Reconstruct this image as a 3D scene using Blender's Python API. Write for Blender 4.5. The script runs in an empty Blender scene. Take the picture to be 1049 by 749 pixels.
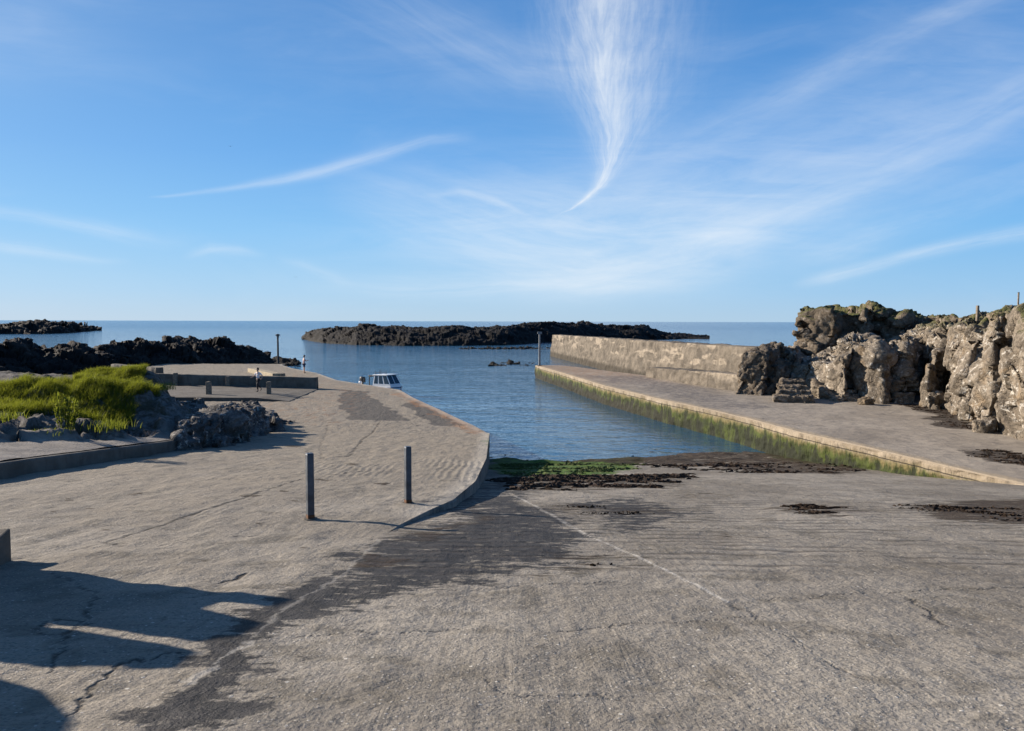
import bpy, bmesh, math, random
import numpy as np
from mathutils import Vector, Matrix

random.seed(7)
rng = np.random.default_rng(11)
scene = bpy.context.scene
COL = scene.collection
R_ = math.radians

# ------------------------------------------------------------------ camera model
W0, H0, FPX = 1049.0, 749.0, 777.0
EYE = Vector((0, 0, 5.3))
PITCH, ROLL = math.atan(45.2 / FPX), 0.0024
_f = Vector((0, math.cos(PITCH), -math.sin(PITCH)))
_r0 = Vector((1, 0, 0)); _u0 = Vector((0, math.sin(PITCH), math.cos(PITCH)))
_r = _r0 * math.cos(ROLL) + _u0 * math.sin(ROLL)
_u = _u0 * math.cos(ROLL) - _r0 * math.sin(ROLL)

def ray(px, py):
    return _r * ((px - W0 / 2) / FPX) - _u * ((py - H0 / 2) / FPX) + _f

def at(px, py, Y):
    d = ray(px, py); return EYE + d * (Y / d.y)

def hit(px, py, zf):
    d = ray(px, py)
    z = zf if callable(zf) else (lambda X, Y: zf)
    lo, hi = 0.5, 2000.0
    for _ in range(70):
        m = (lo + hi) / 2
        p = EYE + d * m
        if p.z > z(p.x, p.y): lo = m
        else: hi = m
    return EYE + d * lo

def hits(pts, zf): return [hit(a, b, zf) for a, b in pts]

# ------------------------------------------------------------------ numpy noise
def _h(ix, iy, iz, seed):
    with np.errstate(over='ignore'):
        h = (ix.astype(np.int64) * 374761393 + iy.astype(np.int64) * 668265263 + iz.astype(np.int64) * 2147483647 + seed * 974634777)
        h = (h ^ (h >> 13)) * 1274126177
        h = h ^ (h >> 16)
        h = (h * 2246822519) ^ (h >> 11)
    return ((h & 0xFFFFFF) / float(0x1000000))

def vnoise(p, seed=0):
    i = np.floor(p).astype(np.int64); f = p - i
    f = f * f * f * (f * (f * 6 - 15) + 10)
    o = 0
    for dx in (0, 1):
        for dy in (0, 1):
            for dz in (0, 1):
                w = (f[:, 0] if dx else 1 - f[:, 0]) * (f[:, 1] if dy else 1 - f[:, 1]) * (f[:, 2] if dz else 1 - f[:, 2])
                o = o + w * _h(i[:, 0] + dx, i[:, 1] + dy, i[:, 2] + dz, seed)
    return o * 2 - 1

def fbm(p, octaves=4, seed=0, gain=.5):
    a, s, o = 1.0, 1.0, 0
    for k in range(octaves):
        o = o + a * vnoise(p * s + 17.3 * k, seed + k); a *= gain; s *= 2.03
    return o

def cells(p, seed=0):
    """blocky cell noise: returns per-cell random, tilt term, crack distance"""
    i = np.floor(p).astype(np.int64)
    n = len(p)
    F1 = np.full(n, 9.0); F2 = np.full(n, 9.0)
    best = np.zeros((n, 3)); bid = np.zeros((n, 3), np.int64)
    for dx in (-1, 0, 1):
        for dy in (-1, 0, 1):
            for dz in (-1, 0, 1):
                c = i + np.array([dx, dy, dz])
                q = np.stack([_h(c[:, 0], c[:, 1], c[:, 2], seed + k) for k in (1, 2, 3)], 1) * .9 + .05 + c
                v = p - q
                d = np.sqrt((v * v).sum(1))
                m = d < F1
                F2 = np.where(m, F1, np.minimum(F2, d))
                F1 = np.where(m, d, F1)
                best[m] = v[m]; bid[m] = c[m]
    g = np.stack([_h(bid[:, 0], bid[:, 1], bid[:, 2], seed + k) for k in (5, 6, 7)], 1) * 2 - 1
    r = _h(bid[:, 0], bid[:, 1], bid[:, 2], seed + 9) * 2 - 1
    return r, (best * g).sum(1), F2 - F1

def sstep(a, b, x):
    t = np.clip((x - a) / (b - a), 0, 1); return t * t * (3 - 2 * t)

_BR = np.array(Matrix.Rotation(.35, 3, 'Z') @ Matrix.Rotation(.42, 3, 'X') @ Matrix.Rotation(-.3, 3, 'Y'))
def blocky(p, size, seed=0, stretch=(1, 1, 1)):
    q = (p @ _BR) / size / np.array(stretch)
    q = q + .09 * np.stack([fbm(q * .55 + 31, 3, seed + 40), fbm(q * .55 + 57, 3, seed + 50), fbm(q * .55 + 83, 3, seed + 60)], 1)
    iz = np.floor(q[:, 2]).astype(np.int64); z0 = np.zeros_like(iz)
    qx = q[:, 0] + _h(iz, z0, z0, seed) * 1.7; qy = q[:, 1] + _h(iz, z0 + 3, z0, seed) * 1.7
    ix = np.floor(qx).astype(np.int64); iy = np.floor(qy).astype(np.int64)
    fx, fy, fz = qx - ix - .5, qy - iy - .5, q[:, 2] - iz - .5
    g = [_h(ix, iy, iz, seed + k) * 2 - 1 for k in (1, 2, 3, 4)]
    e = .5 - np.maximum(np.maximum(abs(fx), abs(fy)), abs(fz))
    return .46 * g[0] + .8 * (fx * g[1] + fy * g[2] + fz * g[3]) - .16 * (1 - sstep(0, .05, e))

def rocky(p, size, seed=0, stretch=(1, 1, 1)):
    """scalar offset for fractured rock, in units of 'size'"""
    q = p / size / np.array(stretch)
    q = q + .16 * np.stack([fbm(q * .9 + 31, 2, seed + 40), fbm(q * .9 + 57, 2, seed + 50), fbm(q * .9 + 83, 2, seed + 60)], 1)
    r, t, e = cells(q, seed)
    return .34 * r + .95 * t - .22 * (1 - sstep(0, .09, e))

# ------------------------------------------------------------------ mesh helpers
def mesh_np(name, V, F, mat=None, smooth=True, attrs=None, parent=None):
    V = np.asarray(V, np.float32); F = np.asarray(F, np.int32)
    k = F.shape[1]
    me = bpy.data.meshes.new(name)
    me.vertices.add(len(V)); me.vertices.foreach_set('co', V.ravel())
    me.loops.add(F.size); me.loops.foreach_set('vertex_index', F.ravel())
    me.polygons.add(len(F)); me.polygons.foreach_set('loop_start', np.arange(0, F.size, k, dtype=np.int32))
    me.polygons.foreach_set('loop_total', np.full(len(F), k, np.int32))
    me.polygons.foreach_set('use_smooth', np.full(len(F), bool(smooth)))
    me.update(calc_edges=True)
    for an, arr in (attrs or {}).items():
        a = me.attributes.new(an, 'FLOAT_COLOR', 'POINT')
        arr = np.asarray(arr, np.float32)
        if arr.shape[1] == 3: arr = np.concatenate([arr, np.ones((len(arr), 1), np.float32)], 1)
        a.data.foreach_set('color', np.ascontiguousarray(arr).ravel())
    if mat: me.materials.append(mat)
    o = bpy.data.objects.new(name, me); COL.objects.link(o)
    if parent: o.parent = parent
    return o

def grid_faces(nr, nc):
    a = np.arange(nr * nc).reshape(nr, nc)
    return np.stack([a[:-1, :-1], a[:-1, 1:], a[1:, 1:], a[1:, :-1]], -1).reshape(-1, 4)

def bm_obj(name, bm, mat=None, parent=None, smooth=False):
    me = bpy.data.meshes.new(name); bm.normal_update(); bm.to_mesh(me); bm.free()
    if smooth:
        for p in me.polygons: p.use_smooth = True
    if mat: me.materials.append(mat)
    o = bpy.data.objects.new(name, me); COL.objects.link(o)
    if parent: o.parent = parent
    return o

def add_box(bm, size, loc=(0, 0, 0), rot=None, bevel=0.0, taper=1.0):
    g = bmesh.ops.create_cube(bm, size=1.0)['verts']
    for v in g:
        k = taper if v.co.z > 0 else 1
        v.co = Vector((v.co.x * size[0] * k, v.co.y * size[1] * k, v.co.z * size[2]))
    if bevel > 0:
        es = list({e for v in g for e in v.link_edges})
        r = bmesh.ops.bevel(bm, geom=es, offset=bevel, segments=2, affect='EDGES', profile=.5)
        g = list({v for f in r['faces'] for v in f.verts} | {v for v in g if v.is_valid})
    M = Matrix.Translation(Vector(loc)) @ (rot.to_4x4() if rot else Matrix.Identity(4))
    for v in g: v.co = M @ v.co
    return g

def add_tube(bm, pts, radii, seg=10, cap=True):
    pts = [Vector(p) for p in pts]
    if not hasattr(radii, '__len__'): radii = [radii] * len(pts)
    rings = []
    for i, p in enumerate(pts):
        d = (pts[min(i + 1, len(pts) - 1)] - pts[max(i - 1, 0)]).normalized()
        a = d.orthogonal().normalized() if i == 0 else (rings_a - d * rings_a.dot(d)).normalized()
        rings_a = a; b = d.cross(a)
        rings.append([bm.verts.new(p + (a * math.cos(t) + b * math.sin(t)) * radii[i]) for t in [2 * math.pi * k / seg for k in range(seg)]])
    for r0, r1 in zip(rings, rings[1:]):
        for k in range(seg): bm.faces.new((r0[k], r0[(k + 1) % seg], r1[(k + 1) % seg], r1[k]))
    if cap:
        bm.faces.new(rings[0][::-1]); bm.faces.new(rings[-1])

def thing(name, label, cat, loc=(0, 0, 0), rz=0.0, group=None):
    o = bpy.data.objects.new(name, None); COL.objects.link(o)
    o.location = loc; o.rotation_euler = (0, 0, rz); o.empty_display_size = .2
    o['label'] = label; o['category'] = cat
    if group: o['group'] = group
    return o

def tag(o, label, cat, group=None, kind=None):
    o['label'] = label; o['category'] = cat
    if group: o['group'] = group
    if kind: o['kind'] = kind
    return o

# ------------------------------------------------------------------ shader helpers
class NT:
    def __init__(s, name):
        s.m = bpy.data.materials.new(name); s.m.use_nodes = True
        s.t = s.m.node_tree; s.t.nodes.clear()
        s.out = s.n('ShaderNodeOutputMaterial')
    def n(s, typ, **kw):
        x = s.t.nodes.new(typ)
        for k, v in kw.items(): setattr(x, k, v)
        return x
    def put(s, sock, v):
        if v is None: return
        if hasattr(v, 'is_output') or isinstance(v, bpy.types.NodeSocket): s.t.links.new(v, sock)
        else:
            if sock.type == 'RGBA' and hasattr(v, '__len__') and len(v) == 3: v = (*v, 1)
            sock.default_value = v
    def math(s, op, a, b=None, c=None, clamp=False):
        x = s.n('ShaderNodeMath', operation=op, use_clamp=clamp)
        for i, v in enumerate((a, b, c)): s.put(x.inputs[i], v)
        return x.outputs[0]
    def add(s, a, b): return s.math('ADD', a, b)
    def mul(s, a, b): return s.math('MULTIPLY', a, b)
    def sub(s, a, b): return s.math('SUBTRACT', a, b)
    def map(s, v, a, b, c=0.0, d=1.0, smooth=True):
        x = s.n('ShaderNodeMapRange', interpolation_type='SMOOTHSTEP' if smooth else 'LINEAR', clamp=True)
        for i, q in enumerate((v, a, b, c, d)): s.put(x.inputs[i], q)
        return x.outputs[0]
    def mix(s, f, a, b, blend='MIX'):
        x = s.n('ShaderNodeMix', data_type='RGBA', blend_type=blend)
        s.put(x.inputs[0], f); s.put(x.inputs[6], a); s.put(x.inputs[7], b)
        return x.outputs[2]
    def coords(s, scale=(1, 1, 1), rot=(0, 0, 0), which='Object'):
        tc = s.n('ShaderNodeTexCoord'); mp = s.n('ShaderNodeMapping')
        s.t.links.new(tc.outputs[which], mp.inputs[0])
        mp.inputs['Scale'].default_value = scale; mp.inputs['Rotation'].default_value = rot
        return mp.outputs[0]
    def noise(s, vec, scale, detail=4, rough=.55, dist=0.0):
        x = s.n('ShaderNodeTexNoise'); s.put(x.inputs['Vector'], vec)
        x.inputs['Scale'].default_value = scale; x.inputs['Detail'].default_value = detail
        x.inputs['Roughness'].default_value = rough; x.inputs['Distortion'].default_value = dist
        return x.outputs['Fac']
    def n_col(s, vec, scale):
        x = s.n('ShaderNodeTexNoise'); s.put(x.inputs['Vector'], vec); x.inputs['Scale'].default_value = scale; x.inputs['Detail'].default_value = 4
        m = s.n('ShaderNodeVectorMath', operation='SCALE'); s.t.links.new(x.outputs['Color'], m.inputs[0]); m.inputs['Scale'].default_value = 6.0
        return m.outputs[0]
    def voro(s, vec, scale, feature='F1', out='Distance', rand=1.0):
        x = s.n('ShaderNodeTexVoronoi', feature=feature); s.put(x.inputs['Vector'], vec)
        x.inputs['Scale'].default_value = scale; x.inputs['Randomness'].default_value = rand
        return x.outputs[out]
    def attr(s, name):
        a = s.n('ShaderNodeAttribute', attribute_name=name, attribute_type='GEOMETRY')
        sp = s.n('ShaderNodeSeparateColor'); s.t.links.new(a.outputs['Color'], sp.inputs[0])
        return sp.outputs[0], sp.outputs[1], sp.outputs[2], a.outputs['Alpha']
    def sep(s, v):
        x = s.n('ShaderNodeSeparateXYZ'); s.put(x.inputs[0], v); return x.outputs
    def normal(s):
        return s.n('ShaderNodeNewGeometry').outputs['Normal']
    def pos(s):
        return s.n('ShaderNodeNewGeometry').outputs['Position']
    def bump(s, h, dist=1.0, strength=1.0, normal=None):
        x = s.n('ShaderNodeBump'); s.put(x.inputs['Height'], h)
        x.inputs['Distance'].default_value = dist; s.put(x.inputs['Strength'], strength)
        if normal is not None: s.t.links.new(normal, x.inputs['Normal'])
        return x.outputs[0]
    def bsdf(s, color, rough=.8, normal=None, spec=.3, metal=0.0, **kw):
        x = s.n('ShaderNodeBsdfPrincipled')
        s.put(x.inputs['Base Color'], color); s.put(x.inputs['Roughness'], rough)
        s.put(x.inputs['Specular IOR Level'], spec); s.put(x.inputs['Metallic'], metal)
        if normal is not None: s.t.links.new(normal, x.inputs['Normal'])
        for k, v in kw.items(): s.put(x.inputs[k], v)
        s.t.links.new(x.outputs[0], s.out.inputs[0])
        return x

def simple(name, col, rough=.6, var=.25, scale=6, metal=0, bump=.002, spec=.4):
    t = NT(name); v = t.coords()
    f = t.noise(v, scale, 5)
    c = t.mix(t.map(f, .3, .7), tuple(c * (1 - var) for c in col), tuple(min(1, c * (1 + var)) for c in col))
    t.bsdf(c, rough, t.bump(t.noise(v, scale * 6, 4), bump), spec, metal)
    return t.m

# ---- ground concrete (paint layers come from the ga / gb attributes: wear, wet, weed stains)
def mat_ground():
    t = NT('worn_concrete'); v = t.coords()
    wet, crack, light, weed = t.attr('ga')
    orange, green, asphalt, beige = t.attr('gb')
    big = t.noise(v, .35, 5, .6); mid = t.noise(v, 2.2, 5, .65); fine = t.noise(v, 45, 4, .7)
    lines = t.noise(t.coords((14, .5, 1)), 1.0, 5, .65, .3)       # brush lines running down the slip
    cross = t.noise(t.coords((.45, 9, 1)), 1.0, 6, .7, .2)        # streaks across the slip
    c = t.mix(t.map(big, .32, .68), (.176, .158, .131), (.292, .266, .223))
    warm = t.mix(t.map(mid, .3, .7), (.218, .187, .143), (.330, .288, .224))
    c = t.mix(beige, c, warm)
    c = t.mix(t.mul(t.map(mid, .5, .64), .6), c, (.118, .105, .082))
    c = t.mix(t.mul(t.map(cross, .52, .72), .42), c, (.128, .117, .097))
    c = t.mix(t.mul(t.map(lines, .52, .7), t.map(t.sep(v)[1], 4.2, 7.5, .5, .2)), c, (.152, .139, .117))
    c = t.mix(t.mul(t.map(lines, .25, .42, 1, 0), .10), c, (.42, .39, .35))
    c = t.mix(t.mul(t.map(fine, .48, .68), .6), c, (.088, .079, .063))
    # exposed aggregate
    vd = t.n('ShaderNodeTexVoronoi'); t.put(vd.inputs['Vector'], v); vd.inputs['Scale'].default_value = 42
    vc = t.sep(vd.outputs['Color'])
    stone = t.mul(t.map(vd.outputs['Distance'], .18, .36, 1, 0), t.map(vc[0], .66, .8))
    stone2 = t.mul(t.map(vd.outputs['Distance'], .25, .45, 1, 0), t.map(vc[1], .55, .7))
    c = t.mix(t.mul(stone, .62), c, (.5, .475, .43))
    c = t.mix(t.mul(stone2, .5), c, (.085, .075, .07))
    vl = t.n('ShaderNodeTexVoronoi'); t.put(vl.inputs['Vector'], v); vl.inputs['Scale'].default_value = 15
    vlc = t.sep(vl.outputs['Color'])
    pebble = t.mul(t.map(vl.outputs['Distance'], .1, .2, 1, 0), t.map(vlc[0], .9, .94))
    c = t.mix(t.mul(pebble, .75), c, (.58, .56, .5))
    # stains
    streak = t.noise(t.coords((3.2, 7.5, 1), (0, 0, R_(-3))), 1.0, 8, .7, .25)
    blotch = t.noise(t.coords((1.2, 2.6, 1)), 1.3, 7, .68)
    wn = t.add(t.add(t.mul(streak, .34), t.mul(blotch, .33)), t.mul(t.noise(v, 7, 6, .75), .33))
    wetm = t.map(t.sub(t.add(wet, t.mul(t.sub(wn, .5), 6.0)), .52), -.16, .2)
    wetm = t.mul(wetm, t.map(wet, .02, .25))
    wc = t.mix(t.map(t.noise(v, 6, 5), .35, .65), (.010, .0105, .012), (.030, .029, .030))
    c = t.mix(t.mul(wetm, .9), c, wc)
    asn = t.map(t.sub(t.add(asphalt, t.mul(t.sub(t.noise(v, 1.6, 5), .5), .7)), .5), -.12, .12)
    asc = t.mix(t.map(fine, .35, .65), (.052, .05, .046), (.13, .118, .104))
    c = t.mix(t.mul(asn, .9), c, asc)
    on = t.map(t.sub(t.add(orange, t.mul(t.sub(mid, .5), 1.6)), .5), -.25, .3)
    c = t.mix(t.mul(on, .6), c, (.33, .155, .06))
    gn = t.map(t.sub(t.add(green, t.mul(t.sub(t.noise(v, 3.0, 6, .7), .5), 1.2)), .5), -.15, .2)
    c = t.mix(t.mul(gn, .92), c, t.mix(t.map(mid, .35, .65), (.022, .05, .008), (.085, .15, .02)))
    wstr = t.noise(t.coords((.9, 4.5, 1)), 1.6, 7, .75, .5)
    wdn = t.map(t.sub(t.add(weed, t.mul(t.sub(wstr, .5), 2.6)), .5), -.08, .14)
    wdn = t.mul(wdn, t.map(weed, .02, .2))
    c = t.mix(t.mul(wdn, .9), c, t.mix(t.map(fine, .4, .6), (.02, .014, .01), (.06, .042, .028)))
    c = t.mix(light, c, (.52, .49, .43))
    c = t.mix(t.mul(crack, .9), c, (.03, .026, .022))
    h = t.add(t.mul(t.noise(v, 60, 5, .7), .0075), t.mul(t.noise(v, 22, 4, .7), .012))
    h = t.add(h, t.mul(t.noise(v, 9, 5, .65), .036)); h = t.add(h, t.mul(t.noise(v, 2.6, 4, .6), .028))
    h = t.add(h, t.mul(lines, .010)); h = t.add(h, t.mul(cross, .008))
    pp_ = t.sep(t.add_vec(v, 1.0)) if False else t.sep(v)
    rib = t.math('SINE', t.add(t.mul(t.add(pp_[1], t.mul(pp_[0], .06)), 22.0), t.mul(t.noise(v, .8, 3), 9.0)))
    ribm = t.mul(t.mul(t.map(pp_[1], 5.6, 6.6), t.map(pp_[1], 13, 17, 1, 0)), t.map(t.noise(t.coords((.7, 1.4, 1)), 1.0, 4), .38, .6))
    ribm = t.mul(ribm, t.map(beige, .1, .13, 1, 0))
    c = t.mix(t.mul(t.mul(ribm, t.map(rib, .1, .9)), .6), c, (.06, .052, .045))
    h = t.sub(h, t.mul(t.mul(ribm, rib), .012))
    h = t.add(h, t.mul(t.add(stone, pebble), .004)); h = t.sub(h, t.mul(crack, .008))
    h = t.add(h, t.mul(wdn, .02))
    rough = t.sub(.92, t.mul(wetm, .22))
    t.bsdf(c, rough, t.bump(h, 1.0, .85), .12)
    return t.m

def mat_rock(name, dark, lightc, ochre, lichen=.0, grass=0.0, top_z=5.0, scale=1.0, wet_z=None):
    t = NT(name); v = t.coords()
    big = t.noise(v, .5 * scale, 6, .65); mid = t.noise(v, 2.5 * scale, 7, .7); fine = t.noise(v, 14 * scale, 6, .75)
    c = t.mix(t.map(big, .3, .7), dark, lightc)
    c = t.mix(t.mul(t.map(mid, .45, .68), .65), c, tuple(x * .45 for x in dark))
    c = t.mix(t.mul(t.map(t.noise(v, .9 * scale, 5, .6, .6), .52, .7), .55), c, ochre)
    c = t.mix(t.mul(t.map(fine, .5, .72), .5), c, tuple(x * .4 for x in dark))
    c = t.mix(t.mul(t.map(fine, .28, .42, 1, 0), .35), c, tuple(min(1, x * 1.6) for x in lightc))
    for fs, amt in ((1.1, .55), (3.4, .45)):
        vein = t.math('ABSOLUTE', t.sub(t.noise(t.coords((1, 1, 1.5), (.5, .3, .2)), fs * scale, 7, .62, .2), .5))
        c = t.mix(t.mul(t.map(vein, .0, .022, 1, 0), amt), c, tuple(x * .22 for x in dark))
    if lichen:
        ln = t.mul(t.map(t.noise(v, 4 * scale, 8, .78, .3), .54, .60), t.map(t.noise(v, .7 * scale, 3), .40, .55))
        c = t.mix(t.mul(ln, lichen), c, (.52, .49, .43))
    nz = t.sep(t.normal())[2]; z = t.sep(t.pos())[2]
    if grass:
        gm = t.mul(t.map(nz, .45, .8), t.map(t.add(z, t.mul(big, 1.6)), top_z, top_z + .9))
        gm = t.mul(gm, t.map(mid, .3, .55))
        c = t.mix(t.mul(gm, grass), c, t.mix(t.map(fine, .35, .65), (.035, .045, .012), (.115, .115, .03)))
    rough = .9
    if wet_z is not None:
        wm = t.map(t.add(z, t.mul(mid, .8)), wet_z, wet_z + .7, 1, 0)
        c = t.mix(t.mul(wm, .75), c, (.018, .016, .012))
    h = t.add(t.mul(fine, .05 / scale), t.mul(mid, .08 / scale))
    h = t.sub(h, t.mul(t.map(t.voro(t.mix(.35, v, t.n_col(v, 1.2 * scale)), 1.5 * scale, 'DISTANCE_TO_EDGE'), 0, .05, 1, 0), .035 / scale))
    t.bsdf(c, rough, t.bump(h, 1.0, .9), .2)
    return t.m

M_GROUND = mat_ground()
M_ROCK_DARK = mat_rock('dark_basalt', (.010, .009, .0085), (.027, .024, .0215), (.042, .031, .021), .0, .0, 5, .6, .5)
M_REEF = mat_rock('black_reef_rock', (.006, .0055, .0055), (.017, .0155, .0142), (.028, .022, .015), .0, .0, 5, .6, .5)
M_ROCK_GREY = mat_rock('grey_slabby_rock', (.075, .07, .066), (.20, .19, .178), (.13, .105, .072), .85, 0, 5, 1.6)
M_ROCK_TAN = mat_rock('tan_lichen_rock', (.12, .099, .074), (.295, .248, .19), (.22, .145, .07), .8, .9, 5.4, .8)
M_ROCK_BROWN = mat_rock('brown_rock', (.085, .069, .051), (.20, .162, .12), (.165, .112, .06), .35, .9, 5.7, .8)

def mat_pier_wall():
    t = NT('algae_covered_pier_face'); v = t.coords()
    p = t.sep(t.pos()); z = p[2]
    n1 = t.noise(t.coords((1.2, 1.2, .25)), 2.2, 6, .7, .2); n2 = t.noise(v, 1.3, 5, .6); n3 = t.noise(v, 9, 5, .7)
    c = t.mix(t.map(n2, .3, .7), (.19, .152, .105), (.31, .258, .19))
    c = t.mix(t.mul(t.map(n1, .5, .66), .6), c, (.10, .082, .06))
    # yellow lichen / pale algae below the lip
    ye = t.map(t.add(z, t.mul(t.sub(n2, .5), .5)), .82, 1.08, 1, 0)
    c = t.mix(t.mul(ye, .85), c, t.mix(t.map(n3, .35, .65), (.085, .072, .025), (.165, .135, .05)))
    gr = t.map(t.add(z, t.mul(t.sub(n1, .5), 1.2)), .72, .98, 1, 0)
    g = t.mix(t.map(n2, .35, .65), (.015, .024, .005), (.05, .068, .010))
    c = t.mix(t.mul(gr, .95), c, g)
    dk = t.mul(t.map(t.add(z, t.mul(t.sub(n1, .5), 2.4)), .55, .72, 1, 0), t.map(t.noise(t.coords((1, 1, .2)), 1.1, 5, .7), .38, .52))
    c = t.mix(t.mul(dk, .92), c, (.014, .016, .008))
    rows = t.map(p[1], 34, 46)
    dk2 = t.mul(rows, t.map(t.add(z, t.mul(t.sub(n1, .5), 1.7)), .42, .62, 1, 0))
    c = t.mix(t.mul(dk2, .9), c, (.018, .017, .01))
    lip_shade = t.map(t.math('ABSOLUTE', t.sub(t.add(z, t.mul(t.sub(n2, .5), .06)), .97)), .008, .022, 1, 0)  # shade line below the coping lip, put into the colour and bump
    c = t.mix(t.mul(lip_shade, .8), c, (.03, .025, .02))
    h = t.sub(t.add(t.mul(n3, .03), t.mul(n1, .12)), t.mul(lip_shade, .03))
    t.bsdf(c, .85, t.bump(h, 1.0, .9), .25)
    return t.m

def mat_pier_deck():
    t = NT('pier_deck_concrete'); v = t.coords()
    n1 = t.noise(v, .45, 6, .65); n2 = t.noise(v, 2.4, 6, .7); n3 = t.noise(v, 22, 5, .75)
    a, b, w, o = t.attr('ga')
    c = t.mix(t.map(n1, .3, .7), (.205, .178, .142), (.31, .272, .22))
    c = t.mix(t.mul(t.map(n2, .46, .68), .55), c, (.135, .12, .108))
    c = t.mix(t.mul(t.map(n3, .48, .7), .45), c, (.12, .105, .092))
    c = t.mix(t.mul(t.map(n3, .25, .4, 1, 0), .35), c, (.42, .385, .33))
    om = t.mul(o, t.map(n2, .3, .62)); c = t.mix(t.mul(om, .65), c, (.30, .17, .085))
    lip = t.mul(a, t.map(n2, .25, .5)); c = t.mix(t.mul(lip, .8), c, (.33, .265, .18))
    wm = t.map(t.sub(t.add(w, t.mul(t.sub(t.noise(t.coords((.7, 1.6, 1)), 1.8, 7, .75), .5), 2.3)), .5), -.1, .15)
    wm = t.mul(wm, t.map(w, .02, .2))
    c = t.mix(t.mul(wm, .88), c, (.032, .024, .018))
    bm_ = t.map(t.sub(t.add(b, t.mul(t.sub(n2, .5), 1.2)), .5), -.2, .25)
    c = t.mix(t.mul(bm_, .7), c, (.085, .08, .082))
    h = t.add(t.mul(n3, .012), t.mul(n2, .05))
    t.bsdf(c, .9, t.bump(h, 1.0, .9), .2)
    return t.m

def mat_old_wall():
    t = NT('old_lime_streaked_wall'); v = t.coords()
    n1 = t.noise(t.coords((1, 1, 1.6)), .8, 6, .65, .4); n2 = t.noise(v, 2.2, 6, .7); n3 = t.noise(v, 10, 5, .7)
    z = t.sep(t.pos())[2]
    c = t.mix(t.map(n1, .35, .65), (.085, .073, .058), (.17, .145, .113))
    c = t.mix(t.mul(t.map(t.noise(t.coords((.35, .35, 1.3)), 1.0, 6, .6, .3), .53, .62), t.map(z, 1.5, 2.2)), c, (.27, .228, .175))
    c = t.mix(t.mul(t.map(n2, .52, .7), .6), c, (.085, .07, .052))
    c = t.mix(t.mul(t.map(n3, .5, .7), .45), c, (.08, .066, .05))
    low = t.map(t.add(z, t.mul(n2, .5)), .75, 1.2, 1, 0)
    c = t.mix(t.mul(low, .8), c, (.035, .03, .022))
    pour = t.map(t.math('ABSOLUTE', t.sub(t.math('FRACT', t.mul(t.sep(t.pos())[1], .115)), .5)), 0, .012, 1, 0)
    c = t.mix(t.mul(pour, .55), c, (.06, .05, .04))
    t.bsdf(c, .92, t.bump(t.add(t.mul(n3, .04), t.mul(n2, .1)), 1.0, .9), .2)
    return t.m

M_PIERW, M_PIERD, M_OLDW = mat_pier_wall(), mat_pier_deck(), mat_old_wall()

def mat_kerb():
    t = NT('weathered_kerb_concrete'); v = t.coords()
    n1 = t.noise(v, 1.2, 6, .65); n2 = t.noise(t.coords((1, 1, .3)), 5, 5, .7); n3 = t.noise(v, 30, 4, .7)
    c = t.mix(t.map(n1, .3, .7), (.08, .072, .06), (.155, .14, .117))
    c = t.mix(t.mul(t.map(n2, .5, .68), .6), c, (.07, .06, .05))
    c = t.mix(t.mul(t.map(n3, .5, .7), .4), c, (.09, .08, .07))
    t.bsdf(c, .92, t.bump(t.add(t.mul(n3, .01), t.mul(n1, .03)), 1.0, .8), .2)
    return t.m
M_KERB = mat_kerb()

# ------------------------------------------------------------------ world, sun, camera
SUN_DIR = Vector((-1.0, 0.43, 0)).normalized()
EL = R_(20)
sun_v = Vector((SUN_DIR.x * math.cos(EL), SUN_DIR.y * math.cos(EL), math.sin(EL)))

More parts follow.
